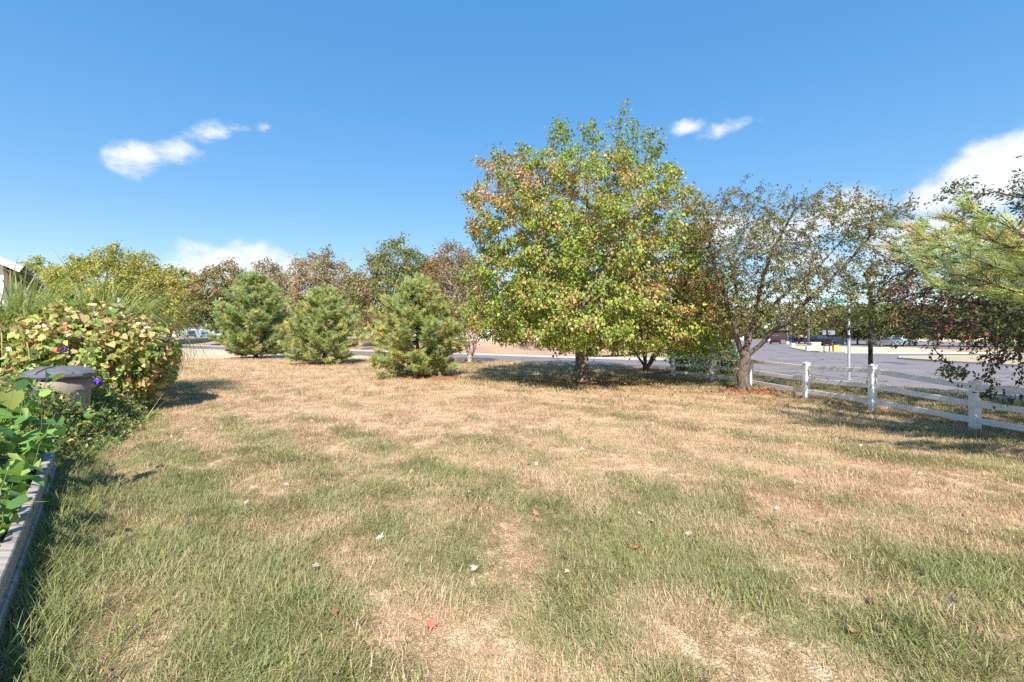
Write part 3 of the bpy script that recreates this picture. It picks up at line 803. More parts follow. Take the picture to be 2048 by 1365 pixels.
tree('maple_tree', 'broad maple turning pink and orange among yellow-green leaves, largest tree on the lawn', 'tree', (bx, by, 0), limbs, att, .22, .3, .006, .175,
     leaf_fn(dict(n=88000, spread=.105, along=.2, size=.084, pal=mp_pal, tmpl=T_lobed(), droop=.95, maxw=5)), M['bark_maple'], seed=3, flare=.55)

# --- second trunk right behind it
b2x, b2y = G(1162, 743)
prof2 = [(2.2, 2.2, 2.6), (3.5, 3.2, 3.4), (5.5, 3.2, 3.4), (7, 2.4, 2.4), (8.2, 1, 1)]
att = env_points(r0, 800, (b2x, b2y), prof2, 1, lump=.35, inner=.2, seed=9)
tree('maple_tree', 'grey-barked tree hidden close behind the large pink-tinged maple', 'tree', (b2x, b2y, 0), [[(b2x, b2y, 0), (b2x - .05, b2y, 1.6), (b2x, b2y, 3.5), (b2x, b2y, 6)], [(b2x, b2y, 1.5), (b2x - 1.2, b2y, 2.0), (b2x - 2.2, b2y, 2.2)]], att, .32, .5, .007, .21,
     leaf_fn(dict(n=6000, spread=.18, size=.15, pal=autumn([MG, DG, YG], [3, 2, 1], [ORG, YG], [1, 2], .6), tmpl=T_lobed(), droop=.8)), M['bark_maple'], seed=6)

# --- the spreading crabapple by the fence
cx_, cy_ = G(1487, 784)
kc = cy_ / F
def C(px, py, dy=0.0):
    q = at(px, py, cy_ + dy); return q
prof = [(1.9, .7, 2.4), (2.4, 1.0, 4.0), (3.2, 1.35, 4.9), (4.2, 1.5, 5.1), (4.9, 1.6, 4.9), (5.4, 1.4, 4.2), (5.8, .9, 3.2)]
att = env_points(r0, 5200, (cx_, cy_), prof, .62, lump=.5, inner=.05, seed=14, lscale=1.1)
att = streaks(r0, att[:820], lambda p: (.85, 0, .5 + .1 * (p[2] - 4)), .7, 1.5)
att = att[~((att[:, 2] < 1.9 + .25 * np.abs(att[:, 0] - cx_ - .2)) & (att[:, 0] > cx_ + 1.2) & (r0.uniform(size=len(att)) < .7) & (att[:, 2] < 2.6))]
sh = []                                                # long shoots sweeping up to the right
for px, py, dd in ((1500, 352, 0), (1470, 372, .5), (1570, 398, -.8), (1650, 368, -.8), (1600, 400, .6), (1700, 402, .2), (1762, 402, -1.2), (1826, 398, -.5), (1790, 432, .9), (1832, 468, .2), (1856, 520, -.4), (1420, 390, -.3), (1545, 380, 1.2), (1730, 430, 1.4), (1800, 500, -1.2), (1820, 560, .5), (1775, 600, -.6)):
    f_ = np.linspace(0, 1, 16)[:, None]
    sh.append(np.array(C(px - 95, py + 75, dd * .8)) * (1 - f_) + np.array(C(px, py, dd)) * f_ + r0.normal(0, .07, (16, 3)))
att = np.concatenate([att] + sh)
limbs = [[(cx_, cy_, 0), (cx_ - .03, cy_, .5), C(1490, 722)],
         [C(1490, 722), C(1478, 690, -.1), C(1466, 640, -.2), C(1450, 590, -.3), C(1432, 545, -.3), C(1420, 480, -.3), C(1440, 420, -.2), C(1475, 375, 0)],
         [C(1490, 722), C(1492, 680, .2), C(1490, 650, .4), C(1478, 600, .6), C(1462, 540, .8)],
         [C(1492, 714), C(1520, 692, -.2), C(1545, 665, -.5), C(1578, 645, -.8), C(1605, 610, -1), C(1650, 570, -1.2), C(1700, 520, -1.2), C(1760, 450, -1.2)],
         [C(1492, 700), C(1505, 650, .4), C(1530, 620, .8), C(1570, 590, 1.0), C(1640, 530, 1.2), C(1720, 440, 1.4)],
         [C(1545, 665, -.5), C(1600, 660, -.2), C(1660, 640, .2), C(1730, 620, .5), C(1790, 590, .6)],
         [C(1505, 650, .4), C(1515, 600, 0), C(1525, 560, -.3), C(1545, 500, -.6), C(1590, 420, -.8), C(1650, 372, -.8)],
         [C(1476, 738), C(1455, 715, -.3), C(1440, 690, -.5)]]
crab_pal = autumn([(.27, .275, .08), (.16, .175, .055), (.34, .27, .11), (.12, .115, .05)], [3, 3, 2, 2], [(.34, .16, .07), (.22, .10, .06), (.16, .16, .05)], [1.2, .8, 1.6], .70, 1.3, 55)
tree('crabapple_tree', 'gnarled wide spreading crabapple with sparse olive leaves growing beside the white fence', 'tree', (cx_, cy_, 0), limbs, att, .15, .2, .0055, .165,
     leaf_fn(dict(n=42000, spread=.045, along=.16, size=.066, pal=crab_pal, tmpl=T_oval(), droop=.35, maxw=9, tipdir=.6)), M['bark_crab'], seed=12, bias=(.22, 0, .12), jit=.16, flare=.45, cap=13000, e=1.6)

# --- crabapple at the right edge, reaching over the fence
qx, qy = 11.3, 9.4
prof = [(1.25, 2.2, 2), (1.8, 4.0, 3), (2.5, 4.4, 3.5), (3.2, 3.9, 3.5), (3.6, 3.3, 3), (4.2, 2.7, 2.4), (4.9, 2.0, 1.5)]
att = env_points(r0, 3400, (qx, qy), prof, .85, lump=.40, inner=.1, seed=19, lscale=1.0)
att = streaks(r0, att[:560], lambda p: (np.sign(p[0] - qx) * .9, .35 * np.sign(p[1] - qy), .08) if p[2] < 3.4 else (-.8, .1, .45), .6, 1.3)
extra = np.array([at(*p) for p in ((1870, 745, 7.7), (1890, 740, 7.8), (1905, 752, 7.7), (1925, 748, 7.8), (1930, 765, 7.8), (1950, 735, 7.9), (1965, 725, 8), (1985, 770, 7.8), (2000, 780, 7.8), (2020, 787, 7.8), (2035, 780, 7.8), (1975, 700, 8.1), (2020, 700, 8), (2045, 760, 7.8), (1900, 720, 7.9), (1925, 640, 8.2), (1960, 660, 8), (2000, 640, 8), (2030, 660, 7.9), (1880, 655, 8.4), (1850, 640, 8.6))])
att = att[(att[:, 2] < 3.7) | (r0.uniform(size=len(att)) < .45)]
extra = np.repeat(extra, 3, 0) + r0.normal(0, .09, (len(extra) * 3, 3))
att = np.concatenate([att, extra])
att = att[~((att[:, 2] < 1.5) & (att[:, 1] > 8.6) & (att[:, 0] < 9.6))]
limbs = [[(qx, qy, 0), (qx, qy, 1.1)], [(qx, qy, 1.05), (qx - 1.0, qy - .2, 1.9), (qx - 2.2, qy - .3, 2.3), (qx - 3.4, qy - .2, 2.45)], [(qx, qy, 1.0), (qx - .7, qy + .8, 2.3), (qx - 1.4, qy + 1.6, 3.4)], [(qx, qy, 1.05), (qx - .6, qy - 1.0, 1.9), (qx - 1.6, qy - 1.6, 2.3)], [(qx, qy, 1.1), (qx - .4, qy, 2.6), (qx - .9, qy, 4.2)], [(qx, qy, 1.1), (qx + 1, qy, 2.6), (qx + 2, qy + .3, 4)]]
pal2 = autumn([(.085, .12, .04), (.13, .16, .05), (.06, .08, .035), (.18, .18, .06)], [3, 3, 2, 1.3], [(.18, .055, .095), (.13, .05, .085), (.34, .13, .07), (.10, .10, .04)], [1.2, 1.2, .7, 2], .60, 1.2, 66)
qroot, qP, qpar, qw = tree('crabapple_tree', 'dark crabapple with purple-red leaves leaning over the fence at the right edge', 'tree', (qx, qy, 0), limbs, att, .17, .24, .005, .17,
     leaf_fn(dict(n=44000, spread=.055, along=.18, size=.072, pal=pal2, tmpl=T_oval(), droop=.35, maxw=8, tipdir=.6)), M['bark_dark'], seed=22, bias=(-.05, 0, .03), jit=.22, cap=6000)
# its nearest leaves, each its own piece
def shared_leaf(name, tmpl):
    me = mesh_np(name, *tmpl); me.materials.append(M['leaf_single']); return me
def leaf_parts(parent, pos, tip, nor, size, col, me, name='leaf'):
    off = Vector(parent.location)
    y = unit(tip); x = unit(np.cross(y, nor)); z = np.cross(x, y)
    for i in range(len(pos)):
        o = bpy.data.objects.new(name, me); COL.objects.link(o); o.parent = parent
        m_ = Matrix(((x[i, 0], y[i, 0], z[i, 0]), (x[i, 1], y[i, 1], z[i, 1]), (x[i, 2], y[i, 2], z[i, 2]))).to_4x4()
        o.matrix_local = Matrix.Translation(Vector(pos[i]) - off) @ m_ @ Matrix.Diagonal((float(size[i]) * (.85 + .3 * ((i * 37) % 10) / 10), float(size[i]), float(size[i]) * (-.6 + 3.4 * ((i * 61) % 11) / 11), 1))
        o.color = tuple(float(c) for c in col[i]) + (1,)
oval_me = shared_leaf('leaf', T_long())
cand = np.nonzero((qw <= 4) & (qP[:, 1] < 8.7) & (qP[:, 0] < 1.08 * qP[:, 1]))[0]
kk = r0.choice(cand, 280)
pos = qP[kk] + r0.normal(0, .045, (280, 3))
leaf_parts(qroot, pos, unit(r0.normal(0, .6, (280, 3)) + np.array((-.5, -.2, -.6))), unit(r0.normal(0, .6, (280, 3)) + np.array((0, -.4, .8))), r0.uniform(.055, .10, 280), palette(r0, 280, [(.05, .08, .03), (.035, .055, .028), (.10, .05, .05), (.09, .11, .03)], [4, 3, 1.5, 1.5]), oval_me)

# --- pines
def pine(label, base, H, Rm, n_br, tuft_n, seed, pal, skirt=.22, nl=.13, side=4, peak=.3, upf=1.0, wid=2.1):
    r = np.random.default_rng(seed); bx, by, bz = base
    P = [np.array((0, 0, q)) for q in np.linspace(0, H * .97, 14)]; par = [-1] + list(range(13))
    tips = []; tdir = []
    for i in range(n_br):
        f = (i + r.uniform(0, 1)) / n_br; f = .55 * f + .45 * (math.floor(f * 9) + .5) / 9
        z0 = skirt * .7 + f * (H * .95 - skirt * .7); q = z0 / H
        L = Rm * (np.interp(q, [0, .12, peak, .55, .8, 1.0], [.60, .88, 1, .68, .30, .03])) * r.uniform(.68, 1.18)
        a = i * 2.399 + r.normal(0, .3); up = upf * np.interp(q, [0, .4, 1], [-.04, .2, .9]) + r.normal(0, .08)
        d = np.array((math.cos(a), math.sin(a), up)); p = np.array((0, 0, z0)); last = int(round(z0 / (H * .97) * 13)); last = min(13, last)
        m_ = max(3, int(L / .22))
        for s_ in range(m_):
            p = p + d * L / m_ + r.normal(0, .02, 3); d = d + np.array((0, 0, .05)); P.append(p.copy()); par.append(last); last = len(P) - 1
            if s_ >= m_ * .25:
                for _ in range(side):
                    sd = unit(d + r.normal(0, .75, 3) * np.array((1, 1, .5))); l2 = r.uniform(.1, .32) * (1.1 - .3 * s_ / m_) * min(1.3, Rm / 1.7)
                    P.append(p + sd * l2); par.append(last); tips.append(P[-1]); tdir.append(sd); tips.append(p + sd * l2 * .55); tdir.append(sd)
        tips.append(p); tdir.append(d)
    for q in np.linspace(.93, 1.07, 7):
        for _ in range(4): tips.append(np.array((0, 0, H * q)) + r.normal(0, .03, 3)); tdir.append(unit(np.array((0, 0, 1.2)) + r.normal(0, .5, 3)))
    P.append(np.array((0, 0, H * 1.08))); par.append(13)
    P = np.array(P); par = np.array(par); tips = np.array(tips); tdir = unit(np.array(tdir))
    rr, w = radii(P, par, .006, .028 * H ** .8)
    root = tag(empty('white_pine', base), label, 'tree')
    V, Fq = tubes(P, par, rr, .4); link('trunk', mesh_np('trunk', V, Fq, smooth=True), M['bark_dark'], root)
    k = np.repeat(np.arange(len(tips)), tuft_n); n = len(k)
    pos = tips[k] + tdir[k] * r.uniform(-.10, .06, (n, 1)) + r.normal(0, .02, (n, 3))
    tip = unit(tdir[k] * .9 + r.normal(0, .55, (n, 3)) + np.array((0, 0, .12)))
    cc = pal(tips + np.array(base), r)[k] * (1 + r.normal(0, .12, (n, 1)))
    link('crown', leaves('crown', pos, tip, unit(r.normal(0, 1, (n, 3))), nl * r.uniform(.7, 1.2, n), np.clip(cc, .004, .9), T_blade(), wid=np.full(n, wid)), M['needle'], root)
    return root
PG, PB, PY, PO = (.36, .45, .17), (.38, .48, .26), (.54, .53, .18), (.70, .44, .19)
def pine_pal(wa, wb, thr=.62): return autumn([PG, PB, PY], wa, [PO, PY, (.27, .20, .07)], wb, thr, 1.4, 71)
p1 = G(512, 718); p2 = G(648, 730); p3 = G(835, 756)
pine('bluish white pine standing farthest left of the three on the lawn', (*p1, 0), 6.0, 2.75, 190, 24, 41, pine_pal([4, 3.5, 3], [1.0, 3, 1], .72), nl=.21)
pine('small round yellowish pine, middle one of the three on the lawn', (*p2, 0), 4.3, 2.0, 170, 24, 42, pine_pal([4, 2, 4], [.8, 4, 1], .70), nl=.17)
pine('tallest looking green pine with rusty tips, nearest of the three on the lawn', (*p3, 0), 3.8, 1.85, 200, 26, 43, pine_pal([4, 2.2, 4], [1.6, 2, 1.5], .66), nl=.135)
pine('soft yellow-green pine boughs reaching in at the right edge', (8.3, 5.3, 0), 3.3, 2.65, 130, 30, 44, pine_pal([5, 1.5, 4], [1, 5, 1], .66), skirt=2.55, nl=.10, peak=.72, upf=.10, wid=1.5)

# --- multi-stemmed birch in front of the street
hx, hy = G(940, 728)
stems = [(0, 0), (-.35, .1), (.3, -.1), (.45, .2)]
limbs = [[(hx, hy, 0), (hx - .05, hy, 1.2), (hx - .15, hy, 3.0), (hx - .2, hy, 5.5)]] + [[(hx, hy, .05), (hx + a * .6, hy + b_, .9), (hx + a * 1.2, hy + b_ * 1.5, 2.4), (hx + a * 2.2, hy + b_ * 2, 4.6)] for a, b_ in stems[1:]]
att = env_points(r0, 900, (hx - .3, hy), [(1.3, .4, 2.2), (2.2, 1.7, 1.9), (3.6, 2.3, 2.0), (5.2, 2.1, 1.9), (6.4, 1.5, 1.2), (7.2, .6, .5)], 1, lump=.36, inner=.2, seed=23)
birch_pal = autumn([(.20, .18, .055), (.13, .14, .045), (.30, .23, .08)], [3, 3, 2], [(.36, .19, .10), (.30, .13, .08), (.2, .16, .06)], [2, 2, 1], .6, .6, 81, grad=lambda p: .14 * sstep(5.0, 6.8, p[:, 2]))
tree('birch_tree', 'slender multi-stemmed birch with pale peeling trunks beside the street', 'tree', (hx, hy, 0), limbs, att, .26, .4, .006, .13,
     leaf_fn(dict(n=7500, spread=.14, size=.10, pal=birch_pal, tmpl=T_oval(), droop=.7)), M['bark_birch'], seed=25, flare=.2)

# --- multi-stemmed small tree at the fence corner, behind the maple
sx_, sy_ = G(1292, 746)
limbs = [[(sx_, sy_, 0), (sx_, sy_, .25)]] + [[(sx_, sy_, .2), (sx_ + a * .5, sy_ + b_, .9), (sx_ + a * 1.2, sy_ + b_ * 1.6, 2.1)] for a, b_ in ((-.9, .1), (-.35, -.3), (.2, .3), (.7, -.1), (1.2, .2))]
att = env_points(r0, 800, (sx_ + .4, sy_), [(1.1, 1.2, 1.6), (1.8, 2.1, 2.6), (3.0, 2.4, 2.9), (4.0, 1.8, 2.2), (4.8, .6, .8)], .9, lump=.34, inner=.2, seed=27)
tree('small_tree', 'small multi-stemmed brownish tree between the maple and the fence corner', 'tree', (sx_, sy_, 0), limbs, att, .22, .34, .006, .15,
     leaf_fn(dict(n=6000, spread=.12, size=.085, pal=autumn([(.10, .105, .04), (.16, .13, .055), (.07, .075, .03)], [3, 2, 2], [(.22, .14, .07), (.28, .13, .06)], [2, 1], .58), tmpl=T_oval(), droop=.4)), M['bark_crab'], seed=28, flare=.1)

# --- shrubs as dense leaf volumes on a few stems
def shrub(name, label, base, prof, n, size, pal, seed, tmpl, stem_mat, sq=1.0, inner=.55, cat='shrub', lump=.3, stems=7, group=None):
    r = np.random.default_rng(seed); b3 = np.array(base, float)
    att = env_points(r, 380, (b3[0], b3[1]), [(b3[2] + z, a, b_) for z, a, b_ in prof], sq, lump=0, inner=.15, seed=seed)
    H = prof[-1][0]
    limbs = [[b3, b3 + (0, 0, .12)]] + [[b3 + (0, 0, .1), b3 + np.array((math.cos(a) * .25 * prof[1][1], math.sin(a) * .25 * prof[1][1], H * .3))] for a in np.linspace(0, 6.28, stems, endpoint=False)]
    def fn(r, P, par, w, off):
        pos = env_points(r, n, (b3[0], b3[1]), [(b3[2] + z, a, b_) for z, a, b_ in prof], sq, lump=lump, inner=inner, seed=seed, lscale=1.6) - off
        outw = unit((pos - np.array((0, 0, H * .45))))
        tip = unit(outw * .5 + r.normal(0, .6, pos.shape) + np.array((0, 0, -.45)))
        nor = unit(outw * .9 + np.array((0, 0, .4)) + r.normal(0, .45, pos.shape))
        return leaves('crown', pos, tip, nor, size * np.clip(r.normal(1, .22, n), .5, 1.6), pal(pos + off, r), tmpl)
    root, P, par, w = tree(name, label, cat, base, limbs, att, max(.12, H * .07), max(.16, H * .1), .005, .03, fn, stem_mat, seed=seed, flare=.1, group=group)
    return root
gpal = lambda a, wa: (lambda p, r: palette(r, len(p), a, wa))
ex, ey = G(1400, 757)
shrub('evergreen_shrub', 'dense glossy dark green shrub behind the far corner of the white fence', (8.55, 21.4, 0), [(.05, 1.2, 1.2), (.5, 1.5, 1.45), (1.0, 1.45, 1.4), (1.5, 1.1, 1.1), (1.9, .5, .4)], 5600, .10, gpal([(.07, .16, .04), (.05, .11, .03), (.14, .23, .05)], [3, 3, 2]), 301, T_oval(), M['bark_dark'], lump=.25)
# ------------------------------------------------------------------ background trees on and beyond the bank
def bg_tree(name, label, px, d, top_y, half_px, pal, seed, n=5200, size=.26, low=.28, asym=0.0, lump=.38, barkm=None, tmpl=None, z0=None, lean=0, group='trees beyond the street', spread=None, sq=.9):
    r = np.random.default_rng(seed)
    x = (px - CX) / F * d; zb = bank_z(x, d) if z0 is None else z0
    H = CAM_H + (HY - top_y) * d / F - zb; Rm = 1.22 * half_px * d / F
    prof = [(zb + H * q, Rm * a * (1 - asym), Rm * a * (1 + asym)) for q, a in ((low, .55), (low + .12, .88), (low + .28, 1.0), (.7, .84), (.85, .52), (.95, .28), (1.03, .14))]
    att = env_points(r, 560, (x, d), prof, sq, lump=lump + .03, inner=.15, seed=seed, lscale=.55 * 6 / max(Rm, 2))
    limbs = [[(x, d, zb - .1), (x, d, zb + H * .22), (x + lean, d, zb + H * .5), (x + lean, d, zb + H * .75)]] + [[(x, d, zb + H * .2), (x + math.cos(a) * Rm * .4, d + math.sin(a) * Rm * .4, zb + H * .45)] for a in r.uniform(0, 6.28, 5)]
    return tree(name, label, 'tree', (x, d, zb), limbs, att, H * .036, H * .05, .012, .018 * H ** 1.05,
                leaf_fn(dict(n=int(n * 2.5), spread=(spread or H * .028), size=size * 1.12, pal=pal, tmpl=tmpl or T_oval(), droop=.5, maxw=3)), barkm or M['bark_dark'], seed=seed, group=group, cap=3000)[0]
YEL = autumn([(.42, .40, .09), (.34, .355, .085), (.23, .27, .07)], [4, 3, 2], [(.50, .41, .11), (.46, .30, .14)], [3, .8], .6, .25, 91, grad=lambda p: .10 * sstep(7, 3, p[:, 2]))
OLV = autumn([(.22, .24, .08), (.31, .31, .11), (.15, .18, .06)], [3, 2, 2], [(.36, .25, .14), (.32, .26, .12)], [2, 2], .64, .3, 92)
BRN = autumn([(.36, .32, .17), (.28, .28, .13), (.42, .345, .21)], [3, 2, 2], [(.44, .31, .20), (.34, .26, .16)], [2, 1], .62, .3, 93)
GRN = autumn([(.14, .18, .06), (.19, .215, .07), (.10, .125, .045)], [3, 2, 2], [(.2, .16, .06)], [1], .62, .3, 94)
bg_tree('locust_tree', 'tall yellow-green tree above the parked cars, highest crown on the left', 215, 78, 492, 95, YEL, 401, n=9000, size=.36, low=.22)
bg_tree('locust_tree', 'yellowing tree with a dark trunk standing right of the lantern post', 345, 84, 528, 66, YEL, 402, n=6500, size=.36, low=.2)
bg_tree('locust_tree', 'yellow-green tree crown with airy gaps right of the tallest left one', 285, 90, 508, 62, YEL, 403, n=6000, size=.38, low=.25)
bg_tree('locust_tree', 'yellow-green tree rising just behind the house gable', 92, 80, 514, 60, YEL, 404, n=6000, size=.36, low=.2)
bg_tree('oak_tree', 'dark olive oak in front of the left end of the white cloud', 450, 74, 520, 62, OLV, 405, n=7000, size=.33, low=.2)
bg_tree('oak_tree', 'purplish brown tree between the dark olive oak and the tall brown one', 535, 82, 517, 45, BRN, 406, n=4500, size=.34, low=.2, lump=.42)
bg_tree('oak_tree', 'tall reddish brown tree with thinning top behind the middle pine', 638, 70, 496, 84, BRN, 407, n=9000, size=.31, low=.14, lump=.4)
bg_tree('pear_tree', 'olive tree with loose pointed top behind the nearest pine', 795, 58, 474, 88, OLV, 408, n=8500, size=.26, low=.14, lump=.4)
bg_tree('pear_tree', 'reddish topped tree between the olive tree and the big maple', 905, 56, 484, 62, autumn([(.25, .245, .09), (.18, .20, .07), (.32, .27, .12)], [2, 2, 2], [(.40, .24, .13), (.34, .20, .11)], [2, 1.3], .62, .3, 95, grad=lambda p: .14 * sstep(8, 12, p[:, 2])), 409, n=7000, size=.25, low=.16, lump=.4)
bg_tree('pear_tree', 'brownish tree seen through gaps low behind the maple', 1040, 60, 560, 80, GRN, 410, n=5000, size=.27, low=.2)
bg_tree('pear_tree', 'dull green tree behind the right half of the maple crown', 1250, 58, 560, 90, OLV, 411, n=5000, size=.27, low=.18)
bg_tree('pear_tree', 'brown-green tree visible between the maple and the crabapple trunk', 1392, 44, 560, 45, autumn([(.12, .11, .045), (.17, .13, .06)], [1, 1], [(.26, .15, .08)], [1], .55), 412, n=4000, size=.2, low=.1, z0=.1)
# far trees along and beyond the main road
far = [(1640, 95, 630, 50, OLV, 'rounded olive tree behind the cream utility box', 1), (1715, 88, 612, 52, GRN, 'green tree behind the galvanised sign pole', 2), (1790, 80, 600, 55, OLV, 'olive tree beyond the road right of the sign pole', 3), (1875, 75, 608, 60, GRN, 'dark green tree beyond the grass verge across the road', 4), (1970, 70, 600, 65, OLV, 'tree across the road behind the drooping crabapple leaves', 5), (2060, 66, 600, 60, GRN, 'tree across the road cut off by the right edge', 6)]
for px, d, ty, hp, pal, lab, sd in far:
    bg_tree('street_tree', lab, px, d, ty, hp, pal, 430 + sd, n=4200, size=.30, low=.16, z0=.0, group='trees across the main road')
for i, (px, d, ty, hp, lab) in enumerate(((1540, 235, 655, 26, 'low far tree straight down the end of the main road'), (1500, 210, 650, 30, 'far tree left of the end of the main road'), (1585, 220, 656, 26, 'far low green tree right of the end of the main road'), (1455, 190, 648, 34, 'far green tree seen left of the crabapple trunk'), (1618, 190, 652, 24, 'far tree left of the rounded olive tree across the road'))):
    bg_tree('street_tree', lab, px, d, ty, hp, GRN if i % 2 else OLV, 450 + i, n=1500, size=.75, low=.1, z0=0, group='trees far down the road')
r0 = np.random.default_rng(77)
m_ = 26000                                             # distant tree line closing the horizon
ax = np.arctan(r0.uniform(-1.5, 1.35, m_)); dd = r0.uniform(235, 300, m_)
xx = np.tan(ax) * dd; hh = 7 + 9 * fbm(xx * .02, dd * .0 + 3, 12) + 4 * fbm(xx * .11, dd * 0 + 1, 13)
zz = 1 + hh * r0.uniform(0, 1, m_) ** .6
tag(link('distant_wood', leaves('distant_wood', np.stack([xx, dd, zz], -1), unit(r0.normal(0, 1, (m_, 3))), unit(r0.normal(0, .6, (m_, 3)) + (0, -.6, .6)), r0.uniform(1.2, 2.4, m_), palette(r0, m_, [(.14, .15, .06), (.20, .18, .08), (.10, .12, .05), (.24, .17, .09)], [3, 2, 2, 1]), T_lobed()), M['leaf']), 'hazy distant line of trees along the horizon', 'wood', kind='stuff')
shrub('roadside_shrub', 'small beige-green shrub with bare stems between the middle and nearest pine', (-15.6, 53, .45), [(.4, .9, .9), (1.2, 1.7, 1.7), (2.3, 1.9, 1.9), (3.2, 1.3, 1.3), (3.8, .5, .5)], 2600, .15, gpal([(.26, .20, .09), (.17, .16, .06), (.33, .24, .12)], [2, 2, 1]), 302, T_oval(), M['bark_crab'], lump=.35)
shrub('bank_shrub', 'low dark twiggy spreading shrub on the bank behind the maple trunk', (3.3, 45, bank_z(3.3, 45)), [(.05, 2.4, 2.6), (.5, 3.2, 3.2), (1.3, 3.0, 3.2), (2.2, 2.4, 2.4), (3.0, 1.0, 1.0)], 3400, .14, gpal([(.08, .075, .04), (.14, .10, .06), (.07, .09, .03)], [3, 2, 2]), 303, T_oval(), M['bark_dark'], lump=.42)

# ------------------------------------------------------------------ mulch rings
def mulch(name, x, y, r_, seed, mat, h=.09, sq=.8, label=None):
    q = np.random.default_rng(seed); V = [(x, y, h)]; n = 28; rings = 5
    for j in range(1, rings + 1):
        f = j / rings
        for i in range(n):
            a = 2 * math.pi * i / n; rr = r_ * f * (1 + .22 * math.sin(a * 3 + seed) * f + .1 * math.sin(a * 7 + seed * 2) * f)
            V.append((x + rr * math.cos(a), y + rr * sq * math.sin(a), .034 + (h - .034) * (1 - f ** 2) + (q.normal(0, .012) if j < rings else -.03)))
    Ft = [(0, 1 + i, 1 + (i + 1) % n) for i in range(n)]
    Fq = [(1 + (j - 1) * n + i, 1 + j * n + i, 1 + j * n + (i + 1) % n, 1 + (j - 1) * n + (i + 1) % n) for j in range(1, rings) for i in range(n)]
    o = tag(link(name, mesh_np(name, V, [np.array(Ft), np.array(Fq)], smooth=True), mat), kind='structure')
    m_ = 420                                           # loose bark chips
    a = q.uniform(0, 6.28, m_); rr = r_ * np.sqrt(q.uniform(0, 1.25, m_)) * (1 + .2 * np.sin(a * 3 + seed))
    pos = np.stack([x + rr * np.cos(a), y + sq * rr * np.sin(a), .045 + (h - .03) * np.clip(1 - (rr / r_) ** 2, 0, 1)], -1)
    tip = unit(np.stack([q.normal(size=m_), q.normal(size=m_), q.normal(0, .25, m_)], -1)); nor = unit(q.normal(0, .4, (m_, 3)) + (0, 0, 1))
    c = palette(q, m_, [(.36, .14, .07), (.20, .09, .05), (.42, .25, .16)], [3, 2, 1])
    ch = link('mulch_chips', leaves('mulch_chips', pos, tip, nor, q.uniform(.05, .12, m_), c, T_oval()), M['leaf'], o); ch['kind'] = 'stuff'
    return o
mulch('mulch_ring', p1[0], p1[1], 2.2, 1, M['mulch_brown'], .08)
mulch('mulch_ring', p2[0] + .2, p2[1] - .1, 1.7, 2, M['mulch_red'], .1)
mulch('mulch_ring', p3[0] + .25, p3[1] - .15, 1.65, 3, M['mulch_red'], .1)
mulch('mulch_ring', bx + .35, by - .45, 1.35, 4, M['mulch_brown'], .07, .7)
mulch('mulch_ring', cx_ + .15, cy_ - .25, 1.05, 5, M['mulch_red'], .08, .7)
mulch('mulch_ring', hx, hy, .9, 6, M['mulch_brown'], .1)
mulch('mulch_ring', sx_ + .6, sy_ + .2, 1.9, 7, M['mulch_brown'], .08)

# ------------------------------------------------------------------ white rail fence
posts = [(1345, 749, 711), (1424, 764.5, 710), (1502, 779, 717), (1612, 800, 728), (1745, 825, 733), (1950, 865, 765)]
fp = []
for px, yb, yt in posts:
    x, y = G(px, yb); fp.append((x, y, CAM_H - (yt - HY) * y / F))
fp[0] = (6.50, 19.4, .90)
lx = fp[-1]; fp.append((lx[0] + .16, lx[1] - 2.3, .93)); fp.append((lx[0] + .34, lx[1] - 4.6, .94)); fp.append((lx[0] + .5, lx[1] - 6.9, .95))
fence = tag(empty('rail_fence', (fp[3][0], fp[3][1], 0)), 'white three-rail fence running along the right side of the lawn', 'fence')
fo = Vector(fence.location)
for i, (x, y, h) in enumerate(fp):
    a, b_ = fp[max(i - 1, 0)], fp[min(i + 1, len(fp) - 1)]
    ang = math.atan2(b_[1] - a[1], b_[0] - a[0])
    pm = MB(); pm.box((0, 0, h / 2 - .05), (.125, .125, h + .1), bevel=.006)
    po = pm.build('post', M['white_vinyl'], fence); po.location = Vector((x, y, 0)) - fo; po.rotation_euler = (rad((i * 37 % 5 - 2) * .4), rad((i * 53 % 5 - 2) * .4), ang)
    cm = MB(); cm.box((0, 0, h + .012), (.14, .14, .024), bevel=.004); cm.lathe([(.088, h + .024), (.05, h + .042), (.012, h + .052)], n=4)
    co = cm.build('cap', M['white_vinyl'], po)
for i in range(len(fp) - 1):
    a, b_ = fp[i], fp[i + 1]
    d = Vector((b_[0] - a[0], b_[1] - a[1], 0)).normalized() * .052
    for f in (.90, .565, .24):
        rm = MB()
        za, zb = a[2] * f, b_[2] * f
        rm.beam(Vector((a[0], a[1], za)) + d - fo, Vector((b_[0], b_[1], zb)) - d - fo, 0.038, .104, bevel=.005)
        rm.build('rail', M['white_vinyl'], fence)

# ------------------------------------------------------------------ lantern posts, sign pole, road furniture
def lantern(label, x, y, z, H, group):
    root = tag(empty('lantern_post', (x, y, z)), label, 'lamp post', group)
    MB().lathe([(.16, 0), (.16, .08), (.10, .3), (.062, .5), (.055, H - .75), (.07, H - .72)], n=12).build('pole', M['dark_metal'], root, True)
    MB().lathe([(.05, H - .72), (.13, H - .66), (.15, H - .62), (.12, H - .60)], n=8).build('base_ring', M['dark_metal'], root)
    MB().lathe([(.11, H - .60), (.17, H - .28)], n=6).build('glass', M['lamp_glass'], root)
    MB().lathe([(.21, H - .28), (.19, H - .22), (.06, H - .06), (.02, H)], n=6).build('lantern_cap', M['dark_metal'], root)
    return root
lx_, ly_, lz_ = at(238, 612, 34)
lantern('black lantern post among the yellow trees on the left', lx_, 34, 0, CAM_H + (HY - 588) * 34 / F, 'lantern posts')
dx, dy = G(1741, 786)
